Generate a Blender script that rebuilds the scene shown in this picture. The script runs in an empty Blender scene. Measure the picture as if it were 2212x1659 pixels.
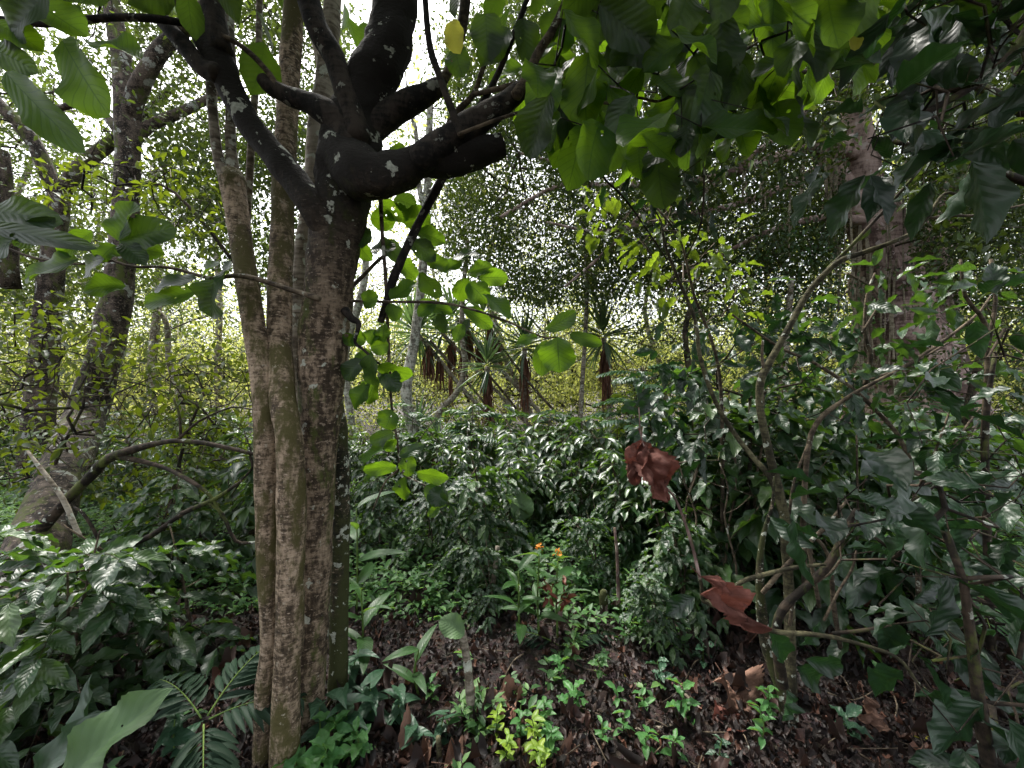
import bpy, math, random
import numpy as np
from mathutils import Vector, noise

rng = np.random.default_rng(7)
random.seed(7)
S = bpy.context.scene
COL = S.collection

# ------------------------------------------------------------------ camera, sky, sun, exposure
CAM_Z = 1.5
cam_data = bpy.data.cameras.new("camera")
cam = bpy.data.objects.new("camera", cam_data)
COL.objects.link(cam)
cam.location = (0, 0, CAM_Z)
cam.rotation_euler = (math.radians(90), 0, 0)
cam_data.sensor_width = 36
cam_data.lens = 13.5
cam_data.clip_start = 0.05
cam_data.clip_end = 500
S.camera = cam

SUN_EL, SUN_AZ = math.radians(62), math.radians(-40)      # azimuth from +Y towards +X
world = bpy.data.worlds.new("World")
S.world = world
world.use_nodes = True
nt = world.node_tree
bg = nt.nodes["Background"]
sky = nt.nodes.new("ShaderNodeTexSky")
sky.sky_type = 'NISHITA'
sky.sun_disc = False
sky.sun_elevation = SUN_EL
sky.sun_rotation = SUN_AZ
sky.air_density = 1.0
sky.dust_density = 4.0
sky.ozone_density = 1.0
hs = nt.nodes.new("ShaderNodeHueSaturation")
hs.inputs['Saturation'].default_value = 0.22
nt.links.new(sky.outputs[0], hs.inputs['Color'])
nt.links.new(hs.outputs[0], bg.inputs['Color'])
bg.inputs['Strength'].default_value = 0.105

sun_data = bpy.data.lights.new("sun", 'SUN')
sun_data.energy = 1.5
sun_data.angle = math.radians(13)
sun_data.color = (1.0, 0.96, 0.88)
sun = bpy.data.objects.new("sun", sun_data)
COL.objects.link(sun)
sd = Vector((math.sin(SUN_AZ) * math.cos(SUN_EL), math.cos(SUN_AZ) * math.cos(SUN_EL), math.sin(SUN_EL)))
sun.rotation_euler = sd.to_track_quat('Z', 'Y').to_euler()
sun.location = (0, 0, 30)

S.view_settings.view_transform = 'Standard'
S.view_settings.look = 'None'
S.view_settings.exposure = 2.35
S.view_settings.gamma = 1.0
S.cycles.max_bounces = 6
S.cycles.diffuse_bounces = 3
S.cycles.glossy_bounces = 2
S.cycles.transmission_bounces = 4
S.cycles.transparent_max_bounces = 8
S.cycles.caustics_reflective = False
S.cycles.caustics_refractive = False
S.cycles.use_denoising = True
S.cycles.sample_clamp_indirect = 4.0


# ------------------------------------------------------------------ helpers
def tag(o, label=None, cat=None, group=None, kind=None):
    if label: o['label'] = label
    if cat: o['category'] = cat
    if group: o['group'] = group
    if kind: o['kind'] = kind
    return o


def empty(name, loc, label, cat, group=None):
    o = bpy.data.objects.new(name, None)
    COL.objects.link(o)
    o.location = tuple(loc)
    o.empty_display_size = 0.1
    return tag(o, label, cat, group)


def A(*v):
    return np.array(v, dtype=float)


def P(x, y, d):
    """a point of the 2212x1659 view of the photograph at the distance d -> world"""
    return A((x - 1106) / 829.5 * d, d, CAM_Z - (y - 829.5) / 829.5 * d)


def PP(d, *pts):
    out = []
    for p in pts:
        out.append(P(p[0], p[1], p[2] if len(p) > 2 else d))
    return np.array(out)


def ground_z(x, y):
    r = 0.05 * noise.noise(Vector((x * 0.6, y * 0.6, 3.1))) + 0.02 * noise.noise(Vector((x * 2.3, y * 2.3, 7.7)))
    return r - 0.11 * min(max(0, y - 3.6), 9)


def norm(v):
    return v / np.maximum(np.linalg.norm(v, axis=-1, keepdims=True), 1e-9)


def make_mesh(name, V, F, mat, parent=None, uv=None, smooth=True, org=None):
    """V (n,3); F (m,k) all the same size; uv (n,2) per vertex"""
    V = np.asarray(V, dtype=np.float32)
    F = np.asarray(F, dtype=np.int32)
    if org is not None:
        V = V - np.asarray(org, dtype=np.float32)
    me = bpy.data.meshes.new(name)
    m, k = F.shape
    me.vertices.add(len(V)); me.vertices.foreach_set("co", V.ravel())
    me.loops.add(m * k); me.loops.foreach_set("vertex_index", F.ravel())
    me.polygons.add(m)
    me.polygons.foreach_set("loop_start", np.arange(0, m * k, k, dtype=np.int32))
    me.polygons.foreach_set("use_smooth", np.full(m, smooth, dtype=bool))
    if uv is not None:
        l = me.uv_layers.new(name="UVMap")
        l.data.foreach_set("uv", np.asarray(uv, dtype=np.float32)[F.ravel()].ravel())
    me.update(calc_edges=True)
    me.materials.append(mat)
    o = bpy.data.objects.new(name, me)
    COL.objects.link(o)
    if parent is not None:
        o.parent = parent
    return o


class Acc:
    """collects geometry of equal polygon size"""
    def __init__(s, k=4):
        s.V, s.F, s.U, s.n, s.k = [], [], [], 0, k

    def put(s, V, F, U):
        s.V.append(V); s.F.append(F + s.n); s.U.append(U); s.n += len(V)

    def build(s, name, mat, parent=None, org=None, smooth=True):
        if not s.V: return None
        return make_mesh(name, np.concatenate(s.V), np.concatenate(s.F), mat, parent, np.concatenate(s.U), smooth, org)


def spline(pts, rad, sub):
    pts = np.asarray(pts, float); rad = np.asarray(rad, float)
    if len(pts) < 2: return pts, rad
    p = np.vstack([2 * pts[0] - pts[1], pts, 2 * pts[-1] - pts[-2]])
    r = np.concatenate([[rad[0]], rad, [rad[-1]]])
    out, ro = [], []
    for i in range(1, len(p) - 2):
        for t in np.arange(sub) / sub:
            a, b, c, d = p[i - 1], p[i], p[i + 1], p[i + 2]
            out.append(0.5 * (2 * b + (c - a) * t + (2 * a - 5 * b + 4 * c - d) * t * t + (3 * b - a - 3 * c + d) * t ** 3))
            ro.append(r[i] * (1 - t) + r[i + 1] * t)
    out.append(pts[-1]); ro.append(rad[-1])
    return np.array(out), np.array(ro)


def tube(acc, pts, rad, sides=6, sub=1, rough=0.0, cap=True, freq=6.0):
    if np.isscalar(rad): rad = np.full(len(pts), rad)
    if sub > 1: pts, rad = spline(pts, rad, sub)
    pts = np.asarray(pts, float); rad = np.asarray(rad, float)
    n = len(pts)
    if n < 2: return
    tan = norm(np.gradient(pts, axis=0))
    ref = A(0, -1, 0) if abs(tan[0][1]) < 0.9 else A(1, 0, 0)
    nx = np.cross(tan[0], ref); nx /= np.linalg.norm(nx)
    ang = np.linspace(0, 2 * math.pi, sides + 1)
    ca, sa = np.cos(ang), np.sin(ang)
    rings, us = [], []
    L = 0
    for i in range(n):
        if i: L += np.linalg.norm(pts[i] - pts[i - 1])
        nx = nx - tan[i] * nx.dot(tan[i]); nx /= max(np.linalg.norm(nx), 1e-9)
        ny = np.cross(tan[i], nx)
        r = np.full(sides + 1, rad[i])
        if rough:
            for j in range(sides + 1):
                q = pts[i] + nx * ca[j] * rad[i] + ny * sa[j] * rad[i]
                r[j] *= 1 + rough * (noise.noise(Vector(q * freq)) + 0.5 * noise.noise(Vector(q * freq * 2.9)))
        rings.append(pts[i] + np.outer(ca * r, nx) + np.outer(sa * r, ny))
        us.append(np.stack([ang / (2 * math.pi), np.full(sides + 1, L)], 1))
    if cap:
        rings.append(np.repeat((pts[-1] + tan[-1] * rad[-1] * 0.25)[None], sides + 1, 0))
        us.append(np.stack([ang / (2 * math.pi), np.full(sides + 1, L + rad[-1])], 1))
        rings.insert(0, np.repeat((pts[0] - tan[0] * rad[0] * 0.6)[None], sides + 1, 0)); us.insert(0, us[0])
        rings.insert(1, pts[0] - tan[0] * rad[0] * 0.35 + (rings[1] - pts[0]) * .75); us.insert(1, us[0])
    V = np.concatenate(rings); U = np.concatenate(us)
    m = len(rings); s1 = sides + 1
    i, j = np.meshgrid(np.arange(m - 1), np.arange(sides), indexing='ij')
    a = (i * s1 + j).ravel()
    acc.put(V, np.stack([a, a + 1, a + s1 + 1, a + s1], 1), U)


# ---- leaf shapes: x across (-.5...5), y along (0..1), z out of the leaf; unit width and length
def leaf_grid(ny, nx, p, q, fold=0.12, droop=0.15, wave=0.0, wf=7, tooth=0.0, tip=0.0, seed=0, roll=0.0):
    r = np.random.default_rng(seed)
    v = np.linspace(0, 1, ny + 1)
    u = np.linspace(-1, 1, nx + 1)
    w = 0.5 * np.sin(math.pi * np.clip(v, 0.001, 0.999) ** p) ** q
    if tip: w = w * (1 - tip * np.clip((v - 0.8) / 0.2, 0, 1) ** 0.6)
    w[0] = 0.01; w[-1] = 0.005
    V, U = [], []
    ph = r.random(2) * 6
    bend = (r.random() - 0.5) * 0.16
    for i in range(ny + 1):
        for j in range(nx + 1):
            a = abs(u[j])
            ww = w[i] * (1 + (tooth * (1 if i % 2 else -1) if a > 0.99 else 0) + (r.random() - 0.5) * tooth * 0.8 * (a > .99))
            x = u[j] * ww + bend * math.sin(v[i] * math.pi)
            zw = fold * a * ww * 2 - roll * a * a * ww + wave * a ** 2 * math.sin(wf * v[i] + ph[0 if u[j] < 0 else 1]) * (ww * 2)
            V.append((x, v[i], -droop * v[i] ** 2, zw)); U.append((u[j] * 0.5 + 0.5, v[i]))
    i, j = np.meshgrid(np.arange(ny), np.arange(nx), indexing='ij')
    a = (i * (nx + 1) + j).ravel()
    F = np.stack([a, a + 1, a + nx + 2, a + nx + 1], 1)
    return np.array(V), F, np.array(U)


def tmpl_set(n, **k):
    return [leaf_grid(seed=i + 1, **k) for i in range(n)]


ROUND = tmpl_set(6, ny=12, nx=6, p=1.1, q=0.5, fold=0.15, droop=0.12, wave=0.13, wf=9, tooth=0.03)
ELLIP = tmpl_set(6, ny=12, nx=4, p=0.95, q=0.78, fold=0.26, droop=0.18, wave=0.15, wf=17, tooth=0.02, tip=0.3)
MIDE = tmpl_set(4, ny=5, nx=2, p=0.95, q=0.8, fold=0.3, droop=0.2, wave=0.12, wf=9, tip=0.1)
MIDR = tmpl_set(3, ny=4, nx=2, p=1.05, q=0.6, fold=0.15, droop=0.15)
SWORD = tmpl_set(3, ny=5, nx=2, p=0.65, q=0.6, fold=0.35, droop=0.12)
SWORDB = tmpl_set(3, ny=6, nx=2, p=0.65, q=0.6, fold=0.3, droop=0.5)
LANCE = tmpl_set(4, ny=8, nx=2, p=0.8, q=0.9, fold=0.4, droop=0.22, wave=0.1)
DRY = tmpl_set(6, ny=8, nx=4, p=1.0, q=0.75, fold=1.0, droop=-0.3, wave=1.3, wf=6, tooth=0.12)
_far = (np.array([(0, 0, 0), (0.5, 0.45, 0.08), (0, 1, -0.1), (-0.5, 0.45, 0.08)]), np.array([[0, 1, 2, 3]]),
        np.array([(0.5, 0), (1, .45), (.5, 1), (0, .45)], float))
FAR = [_far]
_f2 = (np.array([(0, 0, 0), (0.38, 0.25, 0.08), (0.42, 0.6, 0.04), (0, 1, -0.16), (-0.42, 0.6, 0.04), (-0.38, 0.25, 0.08), (0, 0.25, 0.0), (0, 0.6, -0.05)]),
       np.array([[0, 1, 6, 5], [6, 1, 2, 7], [5, 6, 7, 4], [7, 2, 3, 4]]), np.array([(.5, 0), (.9, .25), (.95, .6), (.5, 1), (.05, .6), (.1, .25), (.5, .25), (.5, .6)]))
FAR2 = [_f2]


def put_leaves(acc, T, pos, d, nrm, L, W):
    """T list of leaf shapes; arrays of leaves"""
    pos = np.asarray(pos, float); n = len(pos)
    if n == 0: return
    d = norm(np.asarray(d, float))
    nrm = np.asarray(nrm, float)
    nrm = norm(nrm - d * (nrm * d).sum(1, keepdims=True))
    side = np.cross(d, nrm)
    L = np.broadcast_to(L, (n,)); W = np.broadcast_to(W, (n,))
    which = rng.integers(0, len(T), n)
    for k, (tv, tf, tu) in enumerate(T):
        m = which == k
        c = m.sum()
        if not c: continue
        V = (pos[m][:, None] + tv[None, :, 0, None] * (side[m] * W[m][:, None])[:, None]
             + tv[None, :, 1, None] * (d[m] * L[m][:, None])[:, None] + tv[None, :, 2, None] * (nrm[m] * L[m][:, None])[:, None]
             + (tv[None, :, 3, None] * (nrm[m] * W[m][:, None])[:, None] if tv.shape[1] > 3 else 0))
        F = tf[None] + (np.arange(c) * len(tv))[:, None, None]
        acc.put(V.reshape(-1, 3), F.reshape(-1, tf.shape[1]), np.tile(tu, (c, 1)))


def rand_dir(n, bias=(0, 0, 0)):
    return norm(rng.normal(size=(n, 3)) + np.array(bias))


def leaf_cloud(acc, T, centers, per, spread, L, ratio=0.45, droop=0.4, flat=1.2, jit=0.6):
    """clusters of leaves round the centres"""
    centers = np.asarray(centers)
    n = len(centers) * per
    c = np.repeat(centers, per, 0)
    off = rng.normal(size=(n, 3)) * np.asarray(spread)
    pos = c + off
    d = norm(norm(off) + rng.normal(size=(n, 3)) * 0.6 + A(0, 0, -droop))
    nr = A(0, 0, flat) + rng.normal(size=(n, 3)) * jit
    Ls = rng.uniform(L[0], L[1], n)
    put_leaves(acc, T, pos, d, nr, Ls, Ls * ratio * rng.uniform(0.8, 1.2, n))


def grow(root, centers, step=0.5, r_tip=0.006, expo=0.45, rmax=1.0, sag=0.0, sides=4, acc=None, jitter=0.12):
    """branches that join every centre to the nearest wood already grown"""
    pos = [np.array(p) for p in root]; par = [-1] * len(root)
    arr = np.array(pos)
    cd = np.array([np.min(np.linalg.norm(arr - c, axis=1)) for c in centers])
    cap = len(root) + int(sum(cd / step + 2) + len(centers) * 2) + 50
    buf = np.zeros((cap, 3)); buf[:len(pos)] = arr; n = len(pos)
    tips = []
    for ci in np.argsort(cd):
        c = centers[ci]
        j = int(np.argmin(np.linalg.norm(buf[:n] - c, axis=1)))
        dist = np.linalg.norm(buf[j] - c)
        k = max(1, int(dist / step))
        a = buf[j].copy()
        prev = j
        for t in range(1, k + 1):
            f = t / k
            q = a * (1 - f) + c * f
            if t < k: q = q + rng.normal(size=3) * step * jitter
            q = q + A(0, 0, sag * math.sin(f * math.pi) * dist)
            if n >= cap: break
            buf[n] = q; par.append(prev); prev = n; n += 1
        tips.append(prev)
    cnt = np.zeros(n)
    for t in tips: cnt[t] += 1
    for i in range(n - 1, len(root) - 1, -1):
        cnt[par[i]] += cnt[i]
    rad = np.minimum(r_tip * np.maximum(cnt, 1) ** expo, rmax)
    if acc is not None:
        seen = np.zeros(n, bool)
        for i in range(n - 1, len(root) - 1, -1):
            if seen[i]: continue
            chain = [i]; seen[i] = True
            p = par[i]
            while p >= 0:
                chain.append(p)
                if p < len(root) or seen[p]: break
                seen[p] = True
                p = par[p]
            chain = chain[::-1]
            rr = rad[chain].copy(); rr[0] = min(rr[0], rr[1] * 1.25)
            tube(acc, buf[chain], rr, sides=sides, cap=True)
    return buf[len(root):n], cnt[len(root):n]


def in_poly(poly, n):
    poly = np.array(poly, float)
    lo, hi = poly.min(0), poly.max(0)
    out = []
    while len(out) < n:
        q = lo + (hi - lo) * rng.random(2)
        c = False; j = len(poly) - 1
        for i in range(len(poly)):
            if (poly[i][1] > q[1]) != (poly[j][1] > q[1]) and q[0] < (poly[j][0] - poly[i][0]) * (q[1] - poly[i][1]) / (poly[j][1] - poly[i][1]) + poly[i][0]:
                c = not c
            j = i
        if c: out.append(q)
    return np.array(out)


def region(poly, d0, d1, n):
    """points spread through the volume seen behind an outline, between two distances"""
    q = in_poly(poly, n)
    d = (rng.uniform(d0 ** 2, d1 ** 2, n)) ** 0.5
    return np.stack([(q[:, 0] - 1106) / 829.5 * d, d, CAM_Z - (q[:, 1] - 829.5) / 829.5 * d], 1)


def leaf_fill(acc, poly, d0, d1, n, T, L, ratio=.5, clump=1.2, thr=-.05, droop=.5, flat=1.0, jit=.7, soft=.12, seed=0, skip=None):
    """leaves scattered in clumps through the volume behind an outline"""
    p = region(poly, d0, d1, n)
    p = p + rng.normal(size=(n, 3)) * A(.35, .1, .35) * np.repeat(rng.random((n, 1)) < .5, 3, 1)
    if skip is not None:
        x, y = 1106 + p[:, 0] / p[:, 1] * 829.5, 829.5 - (p[:, 2] - CAM_Z) / p[:, 1] * 829.5
        p = p[~((x > skip[0]) & (x < skip[2]) & (y > skip[1]) & (y < skip[3]) & (p[:, 1] < skip[4]))]
        n = len(p)
    k = np.array([noise.noise(Vector(q * clump) + Vector((seed, 0, 0))) + .5 * noise.noise(Vector(q * clump * 2.7)) + .45 * noise.noise(Vector(q * .42)) for q in p]) > thr + rng.normal(size=n) * soft
    p = p[k]; n = len(p)
    d = rng.normal(size=(n, 3)) + A(0, 0, -droop)
    Ls = rng.uniform(L[0], L[1], n)
    put_leaves(acc, T, p, d, A(0, 0, flat) + rng.normal(size=(n, 3)) * jit, Ls, Ls * ratio * rng.uniform(.8, 1.2, n))


def thin(pts, dmin):
    out = []
    for p in pts:
        if all(np.linalg.norm(p - q) > dmin for q in out): out.append(p)
    return np.array(out)


def copy_tree(o, parent=None):
    c = o.copy(); COL.objects.link(c)
    if parent is not None: c.parent = parent
    for ch in list(o.children): copy_tree(ch, c)
    return c


# ------------------------------------------------------------------ materials
def new_mat(name):
    m = bpy.data.materials.new(name); m.use_nodes = True
    return m, m.node_tree.nodes, m.node_tree.links, m.node_tree.nodes["Principled BSDF"]


def N(nodes, kind, **kw):
    n = nodes.new(kind)
    for k, v in kw.items(): setattr(n, k, v)
    return n


def ramp(nodes, stops, interp='LINEAR'):
    r = nodes.new("ShaderNodeValToRGB")
    r.color_ramp.interpolation = interp
    el = r.color_ramp.elements
    while len(el) < len(stops): el.new(0.5)
    for e, (p, c) in zip(el, stops):
        e.position = p; e.color = (*c, 1) if len(c) == 3 else c
    return r


def math_node(nodes, links, op, a, b=None, clamp=False):
    n = nodes.new("ShaderNodeMath"); n.operation = op; n.use_clamp = clamp
    for i, v in enumerate((a, b)):
        if v is None: continue
        if isinstance(v, (int, float)): n.inputs[i].default_value = v
        else: links.new(v, n.inputs[i])
    return n.outputs[0]


def leaf_mat(name, cols, trans, tamt=0.45, rough=0.4, spec=0.5, veins=0, holes=False, vein_col=None, blotch=0.25):
    m, ns, ln, bsdf = new_mat(name)
    geo = N(ns, "ShaderNodeNewGeometry")
    r = ramp(ns, [(i / max(1, len(cols) - 1), c) for i, c in enumerate(cols)])
    ln.new(geo.outputs['Random Per Island'], r.inputs[0])
    col = r.outputs[0]
    tc = N(ns, "ShaderNodeTexCoord")
    if blotch:
        nz = N(ns, "ShaderNodeTexNoise"); nz.inputs['Scale'].default_value = 9; nz.inputs['Detail'].default_value = 3
        ln.new(tc.outputs['Object'], nz.inputs['Vector'])
        mr = N(ns, "ShaderNodeMapRange"); mr.inputs['From Min'].default_value = .3; mr.inputs['From Max'].default_value = .7
        mr.inputs['To Min'].default_value = 1 - blotch; mr.inputs['To Max'].default_value = 1 + blotch
        ln.new(nz.outputs[0], mr.inputs[0])
        mx = N(ns, "ShaderNodeVectorMath", operation='SCALE'); ln.new(col, mx.inputs[0]); ln.new(mr.outputs[0], mx.inputs['Scale'])
        col = mx.outputs[0]
    tmul = N(ns, "ShaderNodeMixRGB", blend_type='MULTIPLY'); tmul.inputs[0].default_value = 0.0
    tr = ramp(ns, [(0, tuple(t * 0.65 for t in trans)), (1, trans)])
    ln.new(geo.outputs['Random Per Island'], tr.inputs[0])
    tcol = tr.outputs[0]
    if veins:
        uv = N(ns, "ShaderNodeSeparateXYZ"); ln.new(tc.outputs['UV'], uv.inputs[0])
        a = math_node(ns, ln, 'ABSOLUTE', math_node(ns, ln, 'SUBTRACT', uv.outputs[0], 0.5))
        mid = math_node(ns, ln, 'SUBTRACT', 1.0, math_node(ns, ln, 'MULTIPLY', a, 38), True)
        s = math_node(ns, ln, 'SUBTRACT', math_node(ns, ln, 'MULTIPLY', uv.outputs[1], veins), math_node(ns, ln, 'MULTIPLY', a, veins * 0.55))
        fr = math_node(ns, ln, 'ABSOLUTE', math_node(ns, ln, 'SUBTRACT', math_node(ns, ln, 'FRACT', s), 0.5))
        sec = math_node(ns, ln, 'SUBTRACT', 1.0, math_node(ns, ln, 'MULTIPLY', fr, 11), True)
        v = math_node(ns, ln, 'MAXIMUM', mid, math_node(ns, ln, 'MULTIPLY', sec, 0.65))
        mk = N(ns, "ShaderNodeMixRGB"); ln.new(v, mk.inputs[0]); ln.new(tcol, mk.inputs[1])
        mk.inputs[2].default_value = (trans[0] * .25, trans[1] * .3, trans[2] * .2, 1)
        tcol = mk.outputs[0]
        mk2 = N(ns, "ShaderNodeMixRGB"); ln.new(math_node(ns, ln, 'MULTIPLY', v, 0.5), mk2.inputs[0]); ln.new(col, mk2.inputs[1])
        vc = vein_col or tuple(min(1, c * 1.8) for c in cols[-1])
        mk2.inputs[2].default_value = (*vc, 1); col = mk2.outputs[0]
        bp = N(ns, "ShaderNodeBump"); bp.inputs['Strength'].default_value = 0.5; bp.inputs['Distance'].default_value = 0.004
        h = math_node(ns, ln, 'MULTIPLY', math_node(ns, ln, 'ABSOLUTE', math_node(ns, ln, 'SUBTRACT', math_node(ns, ln, 'FRACT', s), 0.5)), 1.0)
        ln.new(h, bp.inputs['Height']); ln.new(bp.outputs[0], bsdf.inputs['Normal'])
    ln.new(col, bsdf.inputs['Base Color'])
    bsdf.inputs['Roughness'].default_value = rough
    bsdf.inputs['Specular IOR Level'].default_value = spec
    t = N(ns, "ShaderNodeBsdfTranslucent"); ln.new(tcol, t.inputs[0])
    mix = N(ns, "ShaderNodeMixShader"); mix.inputs[0].default_value = tamt
    ln.new(bsdf.outputs[0], mix.inputs[1]); ln.new(t.outputs[0], mix.inputs[2])
    if 'dry' in name:
        nb = N(ns, "ShaderNodeTexNoise"); nb.inputs['Scale'].default_value = 60; nb.inputs['Detail'].default_value = 4
        ln.new(tc.outputs['Object'], nb.inputs['Vector'])
        b2 = N(ns, "ShaderNodeBump"); b2.inputs['Strength'].default_value = .8; b2.inputs['Distance'].default_value = .006
        ln.new(nb.outputs[0], b2.inputs['Height']); ln.new(bp.outputs[0], b2.inputs['Normal']); ln.new(b2.outputs[0], bsdf.inputs['Normal'])
    out = mix.outputs[0]
    if holes:
        vo = N(ns, "ShaderNodeTexVoronoi"); vo.inputs['Scale'].default_value = 26
        ln.new(tc.outputs['Object'], vo.inputs['Vector'])
        n2 = N(ns, "ShaderNodeTexNoise"); n2.inputs['Scale'].default_value = 7
        ln.new(tc.outputs['Object'], n2.inputs['Vector'])
        th = N(ns, "ShaderNodeMapRange"); th.inputs['From Min'].default_value = .52; th.inputs['From Max'].default_value = .72
        th.inputs['To Min'].default_value = 0.0; th.inputs['To Max'].default_value = 0.26
        ln.new(n2.outputs[0], th.inputs[0])
        hole = math_node(ns, ln, 'LESS_THAN', vo.outputs['Distance'], th.outputs[0])
        tp = N(ns, "ShaderNodeBsdfTransparent")
        mh = N(ns, "ShaderNodeMixShader"); ln.new(hole, mh.inputs[0]); ln.new(out, mh.inputs[1]); ln.new(tp.outputs[0], mh.inputs[2])
        out = mh.outputs[0]
    ln.new(out, ns["Material Output"].inputs[0])
    return m


def bark_mat(name, dark, light, lichen=0.0, lichen_col=(.5, .53, .45), moss=0.0, moss_col=(.07, .085, .02), ring=0.35, bump=0.6, scale=1.0, rough=.85, lscale=14, fleck=0.0, fleck_col=(.42, .33, .25), zshade=None):
    m, ns, ln, bsdf = new_mat(name)
    tc = N(ns, "ShaderNodeTexCoord")
    mp = N(ns, "ShaderNodeMapping"); mp.inputs['Scale'].default_value = (1, 1, 0.45)
    ln.new(tc.outputs['Object'], mp.inputs[0])
    n1 = N(ns, "ShaderNodeTexNoise"); n1.inputs['Scale'].default_value = 16 * scale; n1.inputs['Detail'].default_value = 8; n1.inputs['Roughness'].default_value = .7
    ln.new(mp.outputs[0], n1.inputs[0])
    n3 = N(ns, "ShaderNodeTexNoise"); n3.inputs['Scale'].default_value = 3.2 * scale; n3.inputs['Detail'].default_value = 4
    ln.new(mp.outputs[0], n3.inputs[0])
    mp2 = N(ns, "ShaderNodeMapping"); mp2.inputs['Scale'].default_value = (9, 9, 42)
    ln.new(tc.outputs['Object'], mp2.inputs[0])
    n2 = N(ns, "ShaderNodeTexNoise"); n2.inputs['Scale'].default_value = 1.0 * scale; n2.inputs['Detail'].default_value = 3; n2.inputs['Distortion'].default_value = .6
    ln.new(mp2.outputs[0], n2.inputs[0])
    mixf = math_node(ns, ln, 'ADD', math_node(ns, ln, 'MULTIPLY', n1.outputs[0], 1 - ring), math_node(ns, ln, 'MULTIPLY', n2.outputs[0], ring))
    mixf = math_node(ns, ln, 'ADD', mixf, math_node(ns, ln, 'MULTIPLY', math_node(ns, ln, 'SUBTRACT', n3.outputs[0], .5), 0.35))
    r = ramp(ns, [(0.40, tuple(c * .5 for c in dark)), (0.47, dark), (0.53, tuple((a + b) / 2 for a, b in zip(dark, light))), (0.62, light)])
    ln.new(mixf, r.inputs[0])
    col = r.outputs[0]
    if fleck:
        mp3 = N(ns, "ShaderNodeMapping"); mp3.inputs['Scale'].default_value = (55, 55, 95)
        ln.new(tc.outputs['Object'], mp3.inputs[0])
        n7 = N(ns, "ShaderNodeTexNoise"); n7.inputs['Scale'].default_value = 1.0; n7.inputs['Detail'].default_value = 2
        ln.new(mp3.outputs[0], n7.inputs[0])
        f = N(ns, "ShaderNodeMapRange"); f.inputs['From Min'].default_value = .60; f.inputs['From Max'].default_value = .68; f.inputs['To Max'].default_value = fleck
        ln.new(n7.outputs[0], f.inputs[0])
        mk = N(ns, "ShaderNodeMixRGB"); ln.new(f.outputs[0], mk.inputs[0]); ln.new(col, mk.inputs[1]); mk.inputs[2].default_value = (*fleck_col, 1)
        f = N(ns, "ShaderNodeMapRange"); f.inputs['From Min'].default_value = .40; f.inputs['From Max'].default_value = .32; f.inputs['To Max'].default_value = fleck * .8
        ln.new(n7.outputs[0], f.inputs[0])
        mk2 = N(ns, "ShaderNodeMixRGB"); ln.new(f.outputs[0], mk2.inputs[0]); ln.new(mk.outputs[0], mk2.inputs[1]); mk2.inputs[2].default_value = (*[c * .25 for c in dark], 1)
        col = mk2.outputs[0]
        mixf = math_node(ns, ln, 'ADD', mixf, math_node(ns, ln, 'MULTIPLY', n7.outputs[0], .4))
    if moss:
        n4 = N(ns, "ShaderNodeTexNoise"); n4.inputs['Scale'].default_value = 5; n4.inputs['Detail'].default_value = 7; n4.inputs['Roughness'].default_value = .75
        ln.new(mp.outputs[0], n4.inputs[0])
        f = N(ns, "ShaderNodeMapRange"); f.inputs['From Min'].default_value = .62 - moss * .3; f.inputs['From Max'].default_value = .70 - moss * .3
        ln.new(n4.outputs[0], f.inputs[0])
        mk = N(ns, "ShaderNodeMixRGB"); ln.new(f.outputs[0], mk.inputs[0]); ln.new(col, mk.inputs[1]); mk.inputs[2].default_value = (*moss_col, 1)
        col = mk.outputs[0]
    if zshade:  # paints shade into the bark colour, darker with height
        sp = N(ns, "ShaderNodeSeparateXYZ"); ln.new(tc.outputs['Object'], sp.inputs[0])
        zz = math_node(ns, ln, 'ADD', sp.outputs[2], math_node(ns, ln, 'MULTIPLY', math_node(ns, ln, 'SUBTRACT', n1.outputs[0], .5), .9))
        f = N(ns, "ShaderNodeMapRange"); f.inputs['From Min'].default_value = zshade[0]; f.inputs['From Max'].default_value = zshade[1]
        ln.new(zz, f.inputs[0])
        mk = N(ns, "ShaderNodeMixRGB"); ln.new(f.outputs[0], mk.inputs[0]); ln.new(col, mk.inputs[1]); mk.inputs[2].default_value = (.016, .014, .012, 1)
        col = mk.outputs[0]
    if lichen:
        n5 = N(ns, "ShaderNodeTexNoise"); n5.inputs['Scale'].default_value = lscale; n5.inputs['Detail'].default_value = 4; n5.inputs['Roughness'].default_value = .6
        ln.new(tc.outputs['Object'], n5.inputs[0])
        f = N(ns, "ShaderNodeMapRange"); f.inputs['From Min'].default_value = .70 - lichen * .22; f.inputs['From Max'].default_value = .72 - lichen * .22
        ln.new(n5.outputs[0], f.inputs[0])
        n6 = N(ns, "ShaderNodeTexNoise"); n6.inputs['Scale'].default_value = 60; ln.new(tc.outputs['Object'], n6.inputs[0])
        f2 = math_node(ns, ln, 'MULTIPLY', f.outputs[0], math_node(ns, ln, 'MULTIPLY', n6.outputs[0], 1.4), True)
        mk = N(ns, "ShaderNodeMixRGB"); ln.new(f2, mk.inputs[0]); ln.new(col, mk.inputs[1]); mk.inputs[2].default_value = (*lichen_col, 1)
        col = mk.outputs[0]
    ln.new(col, bsdf.inputs['Base Color'])
    bsdf.inputs['Roughness'].default_value = rough
    bsdf.inputs['Specular IOR Level'].default_value = .25
    bp = N(ns, "ShaderNodeBump"); bp.inputs['Strength'].default_value = bump; bp.inputs['Distance'].default_value = 0.012
    ln.new(mixf, bp.inputs['Height']); ln.new(bp.outputs[0], bsdf.inputs['Normal'])
    return m


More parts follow.
